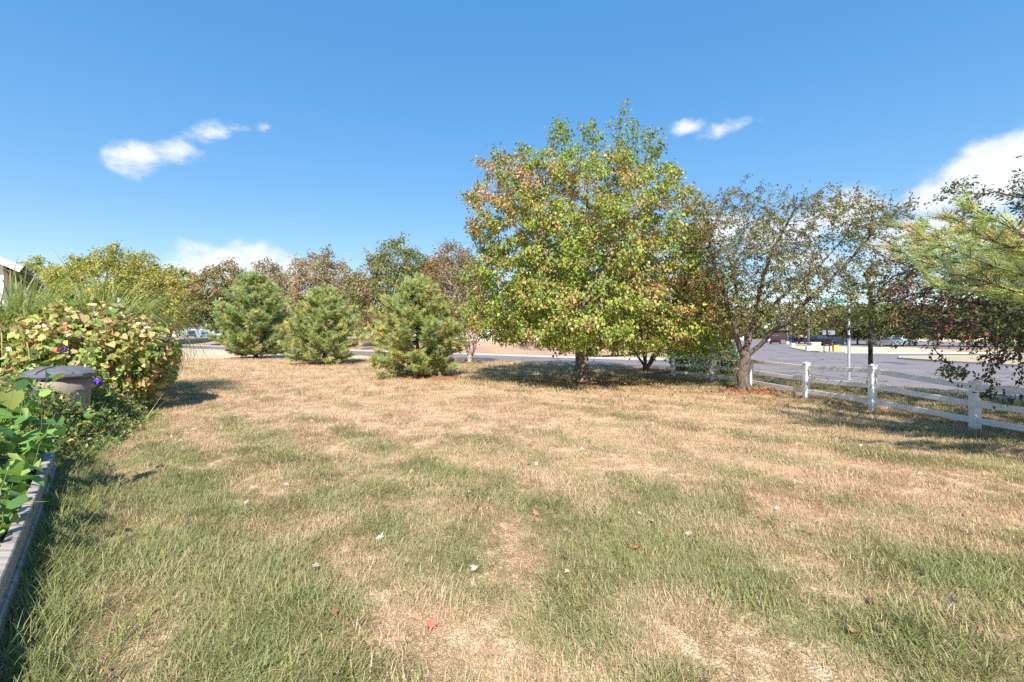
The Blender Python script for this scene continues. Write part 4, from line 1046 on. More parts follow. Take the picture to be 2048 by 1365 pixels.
lantern('dark pole of a lantern post rising behind the fence into the crabapple leaves', dx, dy, 0, 3.75, 'lantern posts')
gx_, gy_ = G(1698, 760)
sp = tag(empty('sign_pole', (gx_, gy_, 0)), 'galvanised pole behind the fence carrying a faded green sign', 'pole')
MB().lathe([(.12, 0), (.12, .02), (.05, .03), (.05, 3.3), (.04, 3.32)], n=12).build('pole', M['galv'], sp, True)
MB().box((-.62, 0, 3.02), (.95, .03, .17), bevel=.006).build('sign_plate', M['sign_green'], sp)
MB().box((-.04, 0, 3.02), (.14, .05, .05)).build('bracket', M['galv'], sp)
MB().lathe([(.075, 1.62), (.075, 1.72)], n=12).build('clamp', M['dark_metal'], sp)
def light_pole(label, px, py, topy, mat):
    x, y = G(px, py, .12); H = CAM_H + (HY - topy) * y / F - .12
    o = tag(empty('street_light', (x, y, .12)), label, 'street light', 'street lights on the far side of the road')
    MB().lathe([(.32, 0), (.28, .5), (.2, .52)], n=10).build('base', M['concrete'], o)
    MB().lathe([(.11, .5), (.07, H)], n=10).build('pole', mat, o, True)
    MB().beam((0, 0, H - .05), (-1.6, 0, H + .2), .08, .08).build('arm', mat, o)
    MB().box((-1.9, 0, H + .2), (.7, .26, .14), bevel=.04).build('lamp_head', mat, o)
light_pole('pale street light on a concrete foot at the traffic island', 1617, 702, 560, M['galv'])
light_pole('thin dark street light near the tip of the traffic island', 1586, 694, 598, M['dark_metal'])
light_pole('pale street light farthest down the main road', 1575, 689, 630, M['galv'])
ux, uy = G(1628, 700, .12)
ub = tag(empty('utility_box', (ux, uy, .12)), 'cream utility box with a sloped lid on the traffic island', 'utility box')
MB().box((0, 0, .36), (1.0, .8, .72), bevel=.03).build('cabinet', M['beige_wall'], ub)
MB().box((0, 0, .77), (1.1, .9, .1), bevel=.03).build('lid', M['trim'], ub)
for i, (px, lab) in enumerate(((1648, 'left thin sign post of the three on the island edge'), (1659, 'middle thin sign post of the three on the island edge'), (1666, 'right thin sign post of the three on the island edge'))):
    x, y = G(px, 704, .12); o = tag(empty('sign_post', (x, y, .12)), lab, 'sign post', 'thin sign posts')
    MB().box((0, 0, 1.0), (.06, .05, 2.0)).build('post', M['dark_metal'], o)
    MB().box((0, -.035, 1.85), (.35, .02, .45), bevel=.02).build('sign_plate', M['galv'], o)
x, y = G(1671, 702, .12)
yb_ = tag(empty('marker_box', (x, y, .12)), 'small yellow box on the grass beside the thin sign posts', 'box')
MB().box((0, 0, .3), (.5, .35, .45), bevel=.04).build('body', M['yellow'], yb_); MB().box((0, 0, .55), (.55, .4, .06), bevel=.02).build('lid', M['yellow'], yb_)
x, y = at(346, 682, 84)[:2]
hy_ = tag(empty('marker_post', (x, y, bank_z(x, y) - .02)), 'short white marker post on the mulch bank below the parked cars', 'post')
MB().lathe([(.22, 0), (.22, .08), (.15, .12), (.15, .55), (.19, .58), (.19, .64), (.12, .72), (.03, .78)], n=12).build('barrel', M['hydrant'], hy_, True)
MB().lathe([(.07, -.24), (.07, .24)], c=(0, 0, .42), n=8, axis='Y').build('outlet', M['hydrant'], hy_)

# ------------------------------------------------------------------ cars
def car_meshes(kind):
    if kind == 'sedan':
        L, W, H = 4.5, 1.76, 1.42
        body = [(-2.25, .35), (-2.25, .72), (-2.15, .92), (-1.55, .98), (1.05, .95), (2.05, .80), (2.25, .62), (2.22, .32), (1.85, .25), (-1.85, .25)]
        cab = [(-1.85, .97), (-1.05, 1.38), (-.2, 1.42), (.45, 1.36), (1.25, .95)]
    else:
        L, W, H = 4.6, 1.84, 1.72
        body = [(-2.28, .42), (-2.3, .85), (-2.22, 1.08), (-1.5, 1.10), (1.0, 1.06), (2.05, .96), (2.28, .75), (2.25, .40), (1.9, .32), (-1.9, .32)]
        cab = [(-2.18, 1.08), (-1.85, 1.62), (-.6, 1.72), (.35, 1.64), (1.2, 1.06)]
    zc = cab[0][1]
    bo = MB(); bo.prism(body, -W / 2, W / 2, lambda x, z: .05 + .10 * max(0, abs(x) - 1.7)); 
    bmesh.ops.bevel(bo.bm, geom=bo.bm.edges[:], offset=.035, segments=1, affect='EDGES')
    bo.prism(cab, -W / 2 + .07, W / 2 - .07, lambda x, z: .34 * (z - zc))
    mb = bo.mesh('body')
    gl = MB()
    top = max(z for _, z in cab)
    c2 = [(x * .96 + (-.01 if x < 0 else .0), z) for x, z in cab]
    def shrink(pts, f):
        cx = sum(p[0] for p in pts) / len(pts); cz = sum(p[1] for p in pts) / len(pts); return [(cx + (x - cx) * f, cz + (z - cz) * f + .015) for x, z in pts]
    gl.prism(shrink(cab, .84), -W / 2 + .062, W / 2 - .062, lambda x, z: .34 * (z - zc))
    a, b_ = cab[-2], cab[-1]; e, f_ = cab[0], cab[1]
    for (p, q, s_) in ((a, b_, 1), (f_, e, -1)):
        u0 = (p[0] + (q[0] - p[0]) * .12 + s_ * .02, p[1] + (q[1] - p[1]) * .12 + .015); u1 = (p[0] + (q[0] - p[0]) * .9 + s_ * .02, p[1] + (q[1] - p[1]) * .9 + .015)
        w0 = W / 2 - .17 - .3 * (u0[1] - zc); w1 = W / 2 - .17
        gl.poly([(u0[0], -w0, u0[1]), (u0[0], w0, u0[1]), (u1[0], w1, u1[1]), (u1[0], -w1, u1[1])])
    mg_ = gl.mesh('windows')
    mt = MB().lathe([(.20, -.1), (.31, -.1), (.335, -.06), (.335, .06), (.31, .1), (.20, .1)], n=18, axis='Y').mesh('tyre', True)
    mr_ = MB().lathe([(.05, -.108), (.20, -.104), (.20, .104), (.05, .108)], n=14, axis='Y').mesh('rim')
    return dict(W=W, body=mb, win=mg_, tyre=mt, rim=mr_, zl=.66 if kind == 'sedan' else .82)
CM = {k: car_meshes(k) for k in ('sedan', 'suv')}
paint = {k: plain(k + '_car_paint', c, .25, .3, var=.04, spec=.6) for k, c in dict(silver=(.42, .46, .50), navy=(.03, .05, .13), blue=(.06, .16, .38), white=(.72, .72, .72), black=(.02, .02, .025), maroon=(.07, .015, .02), grey=(.16, .17, .19), teal=(.22, .34, .42)).items()}
def car(label, kind, color, x, y, z, ang, group):
    c = CM[kind]; root = tag(empty('parked_car' if 'park' in group else 'car', (x, y, z), ang), label, 'car', group)
    b_ = link('body', c['body'].copy(), paint[color], root)
    for nm, mesh, mat in (('windows', c['win'], M['glass']),):
        link(nm, mesh, mat, root)
    for sx in (-1.38, 1.38):
        for sy in (-1, 1):
            t_ = link('wheel', c['tyre'], M['tyre'], root); t_.location = (sx, sy * (c['W'] / 2 - .1), .335); rm = link('rim', c['rim'], M['rim'], t_)
    for sy in (-1, 1):
        h_ = MB().box((2.15, sy * .62, c['zl']), (.16, .34, .13), bevel=.03).build('headlight', M['lamp_white'], root)
        h_ = MB().box((-2.2, sy * .64, c['zl'] + .1), (.12, .28, .16), bevel=.03).build('tail_light', M['lamp_red'], root)
    return root
row = [(318, 118, 'silver', 'sedan', 'silver car parked leftmost behind the mulch bank'), (345, 118, 'teal', 'sedan', 'pale blue-grey sedan parked left of the dark tree trunk'), (383, 120, 'navy', 'suv', 'dark blue car parked just right of the dark tree trunk'), (410, 120, 'blue', 'sedan', 'bright blue sedan parked near the middle of the left row'), (436, 121, 'silver', 'suv', 'silver car parked beside the blue one in the left row'), (462, 122, 'navy', 'sedan', 'navy car parked rightmost in the left row beside the pine'), (570, 116, 'grey', 'sedan', 'grey car glimpsed between the left and middle pines')]
for px, d, colr, kd, lab in row:
    x = (px - CX) / F * d; car(lab, kd, colr, x, d, bank_z(x, d), rad(-62 + (px % 7) - 3), 'cars parked beyond the mulch bank')
x = (917 - CX) / F * 68; car('light blue-grey car parked beside the birch, half hidden by the pine', 'suv', 'teal', x - .6, 68, bank_z(x, 68), rad(-20), 'cars parked beyond the mulch bank')
for px, py, colr, kd, lab, a in ((1551, 688.5, 'maroon', 'suv', 'dark maroon car driving away on the main road', 60), (1541, 685.5, 'white', 'sedan', 'white car beyond the maroon one on the main road', 238), (1580, 684.5, 'black', 'sedan', 'dark car farthest down the main road', 60)):
    x, y = G(px, py); car(lab, kd, colr, x, y, .012, rad(a), 'cars on the main road')
for px, d, colr, kd, lab in ((1594, 100, 'blue', 'sedan', 'blue car parked past the traffic island'), (1642, 78, 'black', 'suv', 'black van-like car parked behind the utility box'), (1668, 82, 'navy', 'sedan', 'dark blue car parked right of the black one'), (1762, 72, 'grey', 'sedan', 'grey car parked beyond the dark lantern pole'), (1785, 74, 'teal', 'sedan', 'pale blue car parked left of the white car across the road'), (1808, 76, 'white', 'suv', 'white car parked across the road behind the crabapple branches')):
    x = (px - CX) / F * d; car(lab, kd, colr, x, d, .01, rad(15 + px % 9), 'cars parked across the main road')

# ------------------------------------------------------------------ far buildings and the panel fence
def building(name, label, px0, px1, d, top_y, wallm, depth, z, floors, nwin, roof=True, ang=0.0):
    x0, x1 = (px0 - CX) / F * d, (px1 - CX) / F * d; W = x1 - x0; H = CAM_H + (HY - top_y) * d / F - z
    o = tag(empty(name, ((x0 + x1) / 2, d, z), ang), label, 'building')
    MB().box((0, depth / 2, H / 2 - .2), (W, depth, H + .4)).build('wall', wallm, o)
    if roof:
        rf = MB(); rf.prism([(-W / 2 - .5, H), (W / 2 + .5, H), (W / 2 - W * .2, H + 2.6), (-W / 2 + W * .2, H + 2.6)], -.5, depth + .5, lambda x, z_: (z_ - H) * .9); rf.build('roof', M['shingle'], o)
    else:
        MB().box((0, depth / 2, H + .35), (W + .5, depth + .5, .3), bevel=.03).build('roof', M['trim'], o)
    for f_ in range(floors):
        for i in range(nwin):
            xx = -W / 2 + W * (i + .5) / nwin; zz = 1.6 + f_ * 2.9
            w = MB().box((xx, -.03, zz), (1.25, .1, 1.6), bevel=.02).build('window', M['trim'], o)
            for sx in (-1, 1):
                for sz in (-1, 1): MB().box((xx + sx * .27, -.085, zz + sz * .36), (.46, .04, .62)).build('pane', M['glass'], w)
    return o
building('apartment_building', 'blue-grey sided building with white windows behind the parked cars', 360, 520, 150, 625, M['blue_siding'], 14, 1.1, 2, 9)
building('shop_building', 'low orange-brown shop building far across the main road', 1592, 1720, 170, 661, M['brick_wall'], 16, 0, 1, 8, roof=False)
building('shop_building', 'low beige shop building far right across the road', 1735, 1990, 140, 652, M['beige_wall'], 16, 0, 1, 12, roof=False)
building('shop_building', 'low pale building far left of the main road end', 1395, 1500, 200, 660, M['siding'], 16, 0, 1, 6, roof=False)
pf = tag(empty('panel_fence', (at(1012, 690, 52)[0], 52, bank_z(-.5, 52) - .1)), 'white panel fence enclosing the top of the bank behind the birch', 'fence')
for i in range(7):
    MB().box((-4.2 + i * 1.25, 0, .68), (1.13, .05, 1.3), bevel=.01).build('panel', M['siding'] if i < 3 else M['trim'], pf)
    MB().box((-4.83 + i * 1.25, 0, .74), (.115, .12, 1.5), bevel=.01).build('post', M['galv'], pf)

# ------------------------------------------------------------------ house gable at the left edge
hc = Vector((-16.0, 15.15, 0)); wa = Vector((-.755, -.655, 0)); wb = Vector((-.655, .755, 0))     # corner, gable wall direction, side wall direction
house = tag(empty('house', hc), 'corner of a white-sided house with dark roof behind the ornamental grass', 'house')
EZ, SL, GW, DP = 3.95, .52, 8.0, 9.0
yaw = math.atan2(wa.y, wa.x)
def hp(u, v, z): return wa * u + wb * v + Vector((0, 0, z))
w_ = MB()
for q in ([hp(.01, .02, 0), hp(GW, .02, 0), hp(GW, .02, EZ), hp(GW / 2, .02, EZ + SL * GW / 2), hp(.01, .02, EZ)], [hp(.02, .01, 0), hp(.02, .01, EZ), hp(.02, DP, EZ), hp(.02, DP, 0)], [hp(GW, .01, 0), hp(GW, .01, EZ), hp(GW, DP, EZ), hp(GW, DP, 0)], [hp(.02, DP, 0), hp(.02, DP, EZ), hp(GW / 2, DP, EZ + SL * GW / 2), hp(GW, DP, EZ), hp(GW, DP, 0)]):
    w_.poly(q)
wall = w_.build('wall', M['siding'], house)
bh = .125; nrow = int((EZ + SL * GW / 2) / bh)
for i in range(nrow):
    z0 = .3 + i * bh
    if z0 + bh > EZ + SL * GW / 2 - .1: break
    u0 = max(.1, (z0 + bh - EZ) / SL + .02); u1 = GW - u0
    s_ = MB(); n_ = -wb
    a, b_ = hp(u0, 0, z0), hp(u1, 0, z0); up = Vector((0, 0, bh))
    s_.poly([a + n_ * .03, b_ + n_ * .03, b_ + up + n_ * .008, a + up + n_ * .008]); s_.poly([a + n_ * .03, b_ + n_ * .03, b_, a])
    s_.build('siding_board', M['siding'], wall)
MB().beam(hp(.03, -.03, 0), hp(.03, -.03, EZ + .02), .1, .1).build('corner_board', M['trim'], house)
ov = .42
for sgn, u_e, nm in ((1, -.4, 'roof_slope'), (-1, GW + .4, 'roof_slope')):
    rz0 = EZ + SL * (u_e if sgn > 0 else GW - u_e); a = [hp(u_e, -ov, rz0), hp(u_e, DP + ov, rz0), hp(GW / 2, DP + ov, EZ + SL * GW / 2), hp(GW / 2, -ov, EZ + SL * GW / 2)]
    rf = MB(); up = Vector((0, 0, .16)); top = [p + up for p in a]
    rf.poly(top); rf.poly(a[::-1])
    for i in range(4): rf.poly([a[i], a[(i + 1) % 4], top[(i + 1) % 4], top[i]])
    ro = rf.build(nm, M['shingle'], house)
    n_ = -wb * .03
    MB().beam(hp(u_e, -ov - .025, rz0 + .03), hp(GW / 2, -ov - .025, EZ + SL * GW / 2 + .03), .04, .21).build('rake_board', M['trim'], house)
    MB().beam(hp(u_e - .03 * sgn, -ov, rz0 + .04), hp(u_e - .03 * sgn, DP + ov, rz0 + .04), .04, .2).build('gutter', M['soffit'], house)
    MB().beam(hp(u_e + .22 * sgn, -ov + .05, rz0 - .02), hp(u_e + .22 * sgn, DP + ov, rz0 - .02), .4, .03).build('soffit', M['soffit'], house)
#--PART4--
# ------------------------------------------------------------------ raised garden bed
bed = tag(empty('raised_bed', (BED_B[0], BED_B[1], 0)), 'weathered grey timber raised garden bed at the lower left corner', 'garden bed')
bo_ = Vector((BED_B[0], BED_B[1], 0)); u3 = Vector((bd[0], bd[1], 0)); n3 = Vector((bn[0], bn[1], 0))
LB = 5.4
def bedp(u, v, z): return u3 * u + n3 * v + Vector((0, 0, z))   # u: along from the far corner (negative = towards the camera), v: 0 at outer face
MB().beam(bedp(-LB, -.045, .255), bedp(0, -.045, .255), .075, .15, bevel=.008).build('board', M['old_wood'], bed)
MB().beam(bedp(-LB, -.03, .088), bedp(0, -.03, .088), .075, .165, bevel=.008).build('board', M['old_wood'], bed)
MB().beam(bedp(-.04, -.085, .225), bedp(-.04, -1.4, .225), .075, .15, bevel=.008).build('board', M['old_wood'], bed)
MB().beam(bedp(-.04, -.085, .070), bedp(-.04, -1.4, .070), .075, .145, bevel=.008).build('board', M['old_wood'], bed)
MB().beam(bedp(-LB, -1.36, .18), bedp(-.1, -1.36, .18), .07, .30, bevel=.008).build('board', M['old_wood'], bed)
for u in (-.14, -3.1):
    MB().box(bedp(u, -.135, .15), (.1, .1, .27), rz=math.atan2(bd[1], bd[0]), bevel=.005).build('corner_post', M['new_wood'], bed)
sm = MB(); sm.poly([bedp(-LB, -.08, .13), bedp(-.08, -.08, .13), bedp(-.08, -1.33, .13), bedp(-LB, -1.33, .13)])
sm.build('soil', M['soil'], bed)

# vegetable plants: stems with large single leaves
round_me = shared_leaf('leaf', T_round()); long_me = shared_leaf('leaf', T_long())
def veg(name, label, base, H, nst, nl, size, cols, w, me, seed, spread=.5, group=None, cat='plant', stem=None, droop=.35):
    r = np.random.default_rng(seed); b3 = np.array(base)
    P = [b3.copy()]; par = [-1]; pos = []; tp = []
    for s_ in range(nst):
        a = r.uniform(0, 6.28); h = H * r.uniform(.6, 1.05); last = 0; q = b3.copy(); m_ = 6
        dirn = np.array((math.cos(a) * spread, math.sin(a) * spread, 1.0))
        for j in range(m_):
            q = q + unit(dirn + r.normal(0, .18, 3)) * h / m_; P.append(q.copy()); par.append(last); last = len(P) - 1
            if j >= 1: pos.append(q.copy()); tp.append(a)
    P = np.array(P); par = np.array(par); rr, w_ = radii(P, par, .004, .014)
    root = tag(empty(name, base), label, cat, group)
    V, Fq = tubes(P, par, rr, None); link('stem', mesh_np('stem', V - b3, Fq, smooth=True), stem or M['stem_green'], root)
    pos = np.array(pos); k = r.choice(len(pos), nl)
    pp = pos[k] + r.normal(0, .05, (nl, 3)); aa = r.uniform(0, 6.28, nl)
    tip = np.stack([np.cos(aa), np.sin(aa), r.normal(-droop, .25, nl)], -1); nor = unit(r.normal(0, .35, (nl, 3)) + (0, -.15, 1))
    leaf_parts(root, pp, tip, nor, size * r.uniform(.6, 1.25, nl), palette(r, nl, cols, w, .15), me)
    return root
M['stem_green'] = plain('green_stem', (.12, .17, .05), .6)
VG = [(.15, .28, .065), (.09, .19, .05), (.26, .38, .09), (.36, .38, .08)]
def bw(u, v, z=.13): q = bo_ + bedp(u, v, z); return (q.x, q.y, q.z)
vegs = [(-.35, -.25, .30, 6, 36, .13, 'low leafy bean plant at the far corner inside the raised bed'),
        (-.9, -.2, .26, 6, 34, .15, 'broad-leaved low plant leaning over the bed rim'),
        (-1.0, -.6, 1.15, 6, 46, .2, 'tall green plant at the back of the raised bed'),
        (-1.75, -.42, 1.2, 6, 46, .2, 'tall plant with long drooping light green leaves in the bed'),
        (-1.55, -.18, .24, 6, 36, .14, 'low bright green plant in the middle of the bed behind the rim'),
        (-2.6, -.25, .95, 5, 34, .15, 'tall leafy plant at the left picture edge in the bed'),
        (-.55, -.35, 1.05, 6, 40, .16, 'upright green plant near the far corner of the bed'),
        (-1.35, -.25, 1.2, 6, 40, .17, 'upright plant close behind the middle of the bed rim'),
        (-3.2, -.2, .7, 5, 30, .13, 'leafy plant lowest in the picture beside the bed rim'),
        (-2.2, -.2, .22, 6, 36, .12, 'small green seedling cluster nearest the camera in the bed'),
        (-.35, -.75, .8, 5, 34, .17, 'leafy plant at the far left corner of the raised bed')]
for i, (u, v, h, ns, nl, sz, lab) in enumerate(vegs):
    veg('vegetable_plant', lab, bw(u, v), h, ns, nl, sz, VG, [4, 3, 4, .7], round_me if i % 3 else long_me if i == 3 else round_me, 500 + i, .3 if h > .5 else .6, 'plants in the raised bed')

# ------------------------------------------------------------------ weeds between the bed and the bush
r0 = np.random.default_rng(900)
cbx0, cby0, _ = at(120, 760, 8.0)
def weed_line(n, u0, u1, v0, v1):
    u = r0.uniform(u0, u1, n); v = r0.uniform(v0, v1, n)
    p = BED_B + u[:, None] * bd + v[:, None] * bn
    return p
n = 30000
def weed_pts(n, u0, u1, wmax, bias=1.0):
    u = r0.uniform(u0, u1, n); w = wmax * r0.uniform(0, 1, n) ** bias
    v = .08 + .26 * u - w + r0.normal(0, .06, n)
    return BED_B + u[:, None] * bd + v[:, None] * bn, w
p, w = weed_pts(n, .14, 4.6, 2.4, 1.2)
hmax = .10 + 1.05 * sstep(.05, .9, w) * (.35 + .95 * fbm(p[:, 0] * 1.7, p[:, 1] * 1.7, 33))
k = np.hypot(p[:, 0] - cbx0, p[:, 1] - cby0) < .52; hmax[k] = .05
z = hmax * r0.uniform(.05, 1, n) ** .7
pos = np.stack([p[:, 0], p[:, 1], z], -1)
tip = unit(r0.normal(0, .8, (n, 3)) + np.array((0, -.2, -.1))); nor = unit(r0.normal(0, .5, (n, 3)) + np.array((0, -.3, .9)))
c = palette(r0, n, [(.17, .25, .07), (.11, .18, .055), (.28, .32, .10), (.42, .33, .17), (.46, .35, .07)], [4, 3, 3, 1.8, .6])
wd = tag(link('weed_patch', leaves('weed_patch', pos, tip, nor, r0.uniform(.035, .10, n), c, T_oval()), M['leaf']), 'tangle of low weeds between the raised bed and the bush', 'weeds', kind='stuff')
m_ = 420
p, w = weed_pts(m_, .1, 4.4, 1.8); aa = r0.uniform(0, 6.28, m_)
tip = np.stack([np.cos(aa) * .6 + .3, np.sin(aa) * .6, r0.uniform(.15, 1.3, m_)], -1)
c = palette(r0, m_, [(.46, .36, .18), (.24, .27, .08), (.55, .44, .27)], [3, 3, 1.5])
tag(link('dry_stalks', leaves('dry_stalks', np.stack([p[:, 0], p[:, 1], np.full(m_, .02)], -1), tip, unit(r0.normal(0, 1, (m_, 3))), r0.uniform(.3, .85, m_), c, T_blade(), wid=np.full(m_, .28)), M['leaf']), 'thin straw coloured stalks leaning out of the weeds', 'weeds', kind='stuff')
sb = MB(); sb.poly([(*(BED_B + .02 * bd + .0 * bn), .036), (*(BED_B + 4.4 * bd + 1.0 * bn), .036), (*(BED_B + 9 * bd + .6 * bn), .036), (*(BED_B + 9 * bd - 6 * bn), .036), (*(BED_B + .02 * bd - 6 * bn), .036)])
tag(sb.build('garden_soil', M['soil']), kind='structure')

# single larger leaves in the weeds belong to a morning glory vine with purple flowers
vx, vy = at(150, 770, 7.3)[:2]
vine = veg('morning_glory', 'morning glory vine with purple flowers scrambling over the weeds', (vx, vy, .03), .85, 9, 60, .12, [(.11, .19, .05), (.06, .12, .035), (.19, .26, .06)], [3, 2, 2], round_me, 610, .9, droop=.1)
vo3 = Vector(vine.location)
for px, py, d in ((131, 699, 7.6), (196, 765, 7.3), (76, 786, 6.9)):
    fl = MB().lathe([(.006, -.06), (.010, -.02), (.022, 0), (.05, .014), (.062, .012)], n=12).build('flower', M['flower'], vine, True)
    fl.location = Vector(at(px, py, d)) - vo3; fl.rotation_euler = (rad(55), rad(15), rad(px))
    th = MB().lathe([(.004, -.055), (.012, .004), (.018, .008)], n=8).build('throat', M['flower_throat'], fl)

# ------------------------------------------------------------------ domed garden bin
cbx, cby, _ = at(120, 760, 8.0)
cb = tag(empty('compost_bin', (cbx, cby, .03), rad(18)), 'grey domed-lid garden bin with a tan body among the weeds', 'bin')
zl = 1.02
cb.scale = (.92, .92, 1.0)
MB().lathe([(.40, 0), (.41, .3), (.43, .7), (.445, zl - .05)], n=24).build('barrel', M['bin_beige'], cb, True)
lid = MB().lathe([(.50, zl - .05), (.52, zl - .02), (.515, zl + .02), (.48, zl + .03), (.44, zl + .06), (.28, zl + .11), (.10, zl + .13), (.015, zl + .133)], n=12).build('lid', M['bin_grey'], cb)
for i in range(6):
    a = i * math.pi / 3 + .26
    rb = MB(); prof = [(.48, zl + .033), (.44, zl + .066), (.28, zl + .117), (.10, zl + .138)]
    for p_, q_ in zip(prof, prof[1:]): rb.beam((p_[0] * math.cos(a), p_[0] * math.sin(a), p_[1]), (q_[0] * math.cos(a), q_[0] * math.sin(a), q_[1]), .025, .018)
    rb.build('rib', M['bin_grey'], lid)
for i, a in enumerate((-2.3, -1.35, -.55)):
    pn = MB()
    pts = [(-.16, .12), (.16, .12), (.16, .62), (.12, .72), (.05, .77), (-.05, .77), (-.12, .72), (-.16, .62)]
    ca, sa = math.cos(a), math.sin(a); R_ = .452
    ring = [Vector((R_ * math.cos(a + x / R_), R_ * math.sin(a + x / R_), z)) for x, z in pts]
    pn.poly(ring); pn.build('side_panel', M['bin_grey'] if i != 1 else M['dark_metal'], cb)

# ------------------------------------------------------------------ cream-leaved bush
vbx, vby = -9.4, 10.6
bush_cols = [(.42, .45, .12), (.27, .36, .09), (.58, .46, .19), (.66, .50, .30), (.46, .21, .13), (.74, .62, .52), (.16, .23, .06)]
bush_w = [4, 4, 1.8, 1.0, 1.0, .3, 3]
def bush_pal(p, r):
    n = len(p); up = sstep(1.0, 2.3, p[:, 2]) + r.normal(0, .22, n)
    a = palette(r, n, bush_cols, bush_w); b_ = palette(r, n, bush_cols, [3.2, 2.6, 3, 2.4, 1.3, .5, 1.6]); return np.where((up > .5)[:, None], b_, a)
prof = [(.25, 1.2, 1.25), (.7, 1.8, 1.65), (1.25, 1.95, 1.8), (1.75, 1.7, 1.6), (2.1, 1.1, 1.2), (2.35, .5, .6), (2.5, .1, .3)]
bush = shrub('leafy_bush', 'large rounded bush with cream, pink and green leaves and red stems', (vbx, vby, .03), prof, 6500, .118, bush_pal, 620, T_round(), M['stem_red'], sq=.85, inner=.45, cat='bush', lump=.39, stems=11)
for ch_ in bush.children:
    if ch_.name.startswith('crown'): ch_['kind'] = 'stuff'
r0 = np.random.default_rng(621); m_ = 300
pos = env_points(r0, 1800, (vbx, vby), [(z + .03, a, b_) for z, a, b_ in prof], .85, inner=.93, seed=5)
pos = pos[(pos[:, 1] - vby < .25 * (pos[:, 0] - vbx)) & (fbm(pos[:, 0] * 1.6, pos[:, 2] * 1.6, 4, 3) > .42)][:m_] + r0.normal(0, .09, (1, 3))
outw = unit(pos - np.array((vbx, vby, 1.1)))
leaf_parts(bush, pos, unit(outw * .4 + r0.normal(0, .5, pos.shape) + (0, 0, -.6)), unit(outw + (0, 0, .3) + r0.normal(0, .4, pos.shape)), r0.uniform(.10, .165, len(pos)), bush_pal(pos, r0), round_me)

# ------------------------------------------------------------------ ornamental grass clumps
def orn_grass(label, base, H, R_, n, seed):
    r = np.random.default_rng(seed); V = []; Fq = []; Ft = []; C_ = []
    for i in range(n):
        a = r.uniform(0, 6.28); q = r.uniform(0, .35) * R_; p = np.array((q * math.cos(a), q * math.sin(a), 0.)); h = a + r.normal(0, .5)
        L = H * r.uniform(.65, 1.15); ang = r.uniform(.02, .3); cur = r.uniform(.2, .75); w = r.uniform(.022, .05)
        dr_ = np.array((math.cos(h), math.sin(h), 0)); sd = np.array((-dr_[1], dr_[0], 0)); m_ = 7; b0 = len(V)
        c = np.array(((.30, .36, .11), (.21, .28, .08), (.44, .43, .17), (.56, .52, .28))[r.choice(4, p=(.4, .3, .2, .1))]) * r.uniform(.8, 1.2)
        for s_ in range(m_):
            ww = w * (1 - .6 * s_ / m_); V += [p - sd * ww / 2, p + sd * ww / 2]; C_ += [c, c]
            p = p + (dr_ * math.sin(ang) + np.array((0, 0, math.cos(ang)))) * L / m_; ang += cur * (.3 + s_ / m_ * 1.3)
        V.append(p); C_.append(c)
        for s_ in range(m_ - 1): k = b0 + 2 * s_; Fq.append((k, k + 1, k + 3, k + 2))
        k = b0 + 2 * (m_ - 1); Ft.append((k, k + 1, k + 2))
    o = tag(empty('ornamental_grass', base), label, 'ornamental grass', 'ornamental grass clumps')
    bl = link('blades', mesh_np('blades', V, [np.array(Fq), np.array(Ft)], col=np.array(C_)), M['leaf'], o); bl['kind'] = 'stuff'
orn_grass('tall arching ornamental grass clump at the left edge in front of the house', (-11.9, 11.6, .03), 3.9, 1.7, 1900, 630)
orn_grass('arching ornamental grass clump behind the top of the cream-leaved bush', (-11.2, 13.0, .03), 3.9, 1.6, 1500, 631)
orn_grass('lower ornamental grass clump left of the cream-leaved bush', (-11.3, 10.3, .03), 3.3, 1.4, 1100, 632)

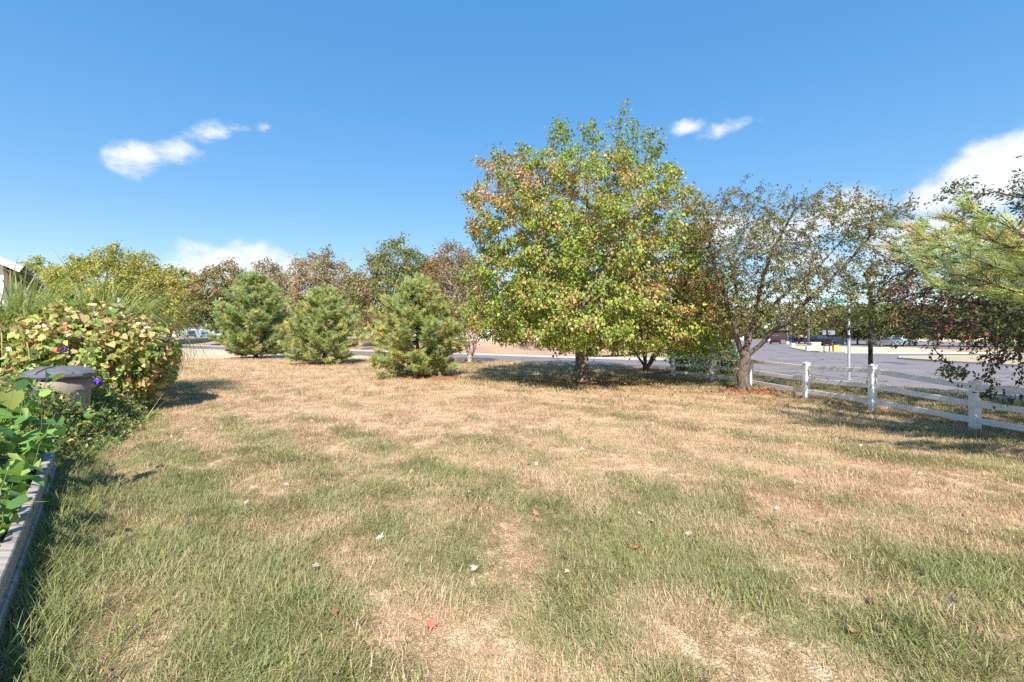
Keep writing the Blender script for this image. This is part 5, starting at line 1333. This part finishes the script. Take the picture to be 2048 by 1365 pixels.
# ------------------------------------------------------------------ fallen leaves
r0 = np.random.default_rng(950)
fm = [mesh_np('fallen_leaf', T_maple()[0] * np.array((1, 1, f)) + np.array((0, -.4, 0)), T_maple()[1]) for f in (1.0, 2.2, -1.6)]
for m__ in fm: m__.materials.append(M['leaf_single'])
kinds = [('pale dried maple leaf lying on the lawn', [(.62, .50, .42), (.70, .62, .56), (.55, .42, .32)], 'pale fallen leaves', 62), ('pinkish red maple leaf lying on the lawn', [(.46, .20, .14), (.40, .12, .09), (.55, .31, .24)], 'red fallen leaves', 48), ('curled tan-brown leaf lying on the lawn', [(.34, .19, .09), (.42, .26, .13)], 'brown fallen leaves', 30)]
for lab, cols, grp, cnt in kinds:
    made = 0
    while made < cnt:
        if r0.uniform() < .55: y = r0.uniform(2.6, 9); x = r0.uniform(-.9, 1.0) * y
        else: y = r0.uniform(9, 15.5); x = r0.uniform(-5, 7.5)
        v = (np.array((x, y)) - BED_A) @ bn
        if v < .5 or x < -6: continue
        o = bpy.data.objects.new('fallen_leaf', fm[r0.integers(0, 3)]); COL.objects.link(o)
        s_ = r0.uniform(.042, .085) * (1.15 if y > 9 else 1)
        o.location = (x, y, .05 + .02 * r0.uniform()); o.scale = (s_, s_ * r0.uniform(.8, 1.1), s_); o.rotation_euler = (r0.normal(0, .35), r0.normal(0, .35), r0.uniform(0, 6.28))
        c = palette(r0, 1, cols, [1] * len(cols), .12)[0]; o.color = tuple(float(q) for q in c) + (1,)
        tag(o, lab, 'leaf', grp); made += 1

m_ = 2600                                              # brown litter thickest under the maple and the crabapple
c0 = np.where((r0.uniform(size=m_) < .7)[:, None], np.array((bx, by - .3)), np.array((cx_ + .6, cy_ - .5)))
p = c0 + r0.normal(0, 1.9, (m_, 2)) * np.array((1.25, .85))
tag(link('leaf_litter', leaves('leaf_litter', np.stack([p[:, 0], p[:, 1], np.full(m_, .06)], -1), unit(r0.normal(0, 1, (m_, 3)) * (1, 1, .3)), unit(r0.normal(0, .5, (m_, 3)) + (0, 0, 1)), r0.uniform(.04, .09, m_), palette(r0, m_, [(.36, .20, .10), (.48, .32, .18), (.45, .18, .12), (.6, .48, .36)], [3, 3, 1.5, 1]), T_lobed()), M['leaf']), 'brown leaf litter scattered under the maple and the crabapple', 'leaf litter', kind='stuff')
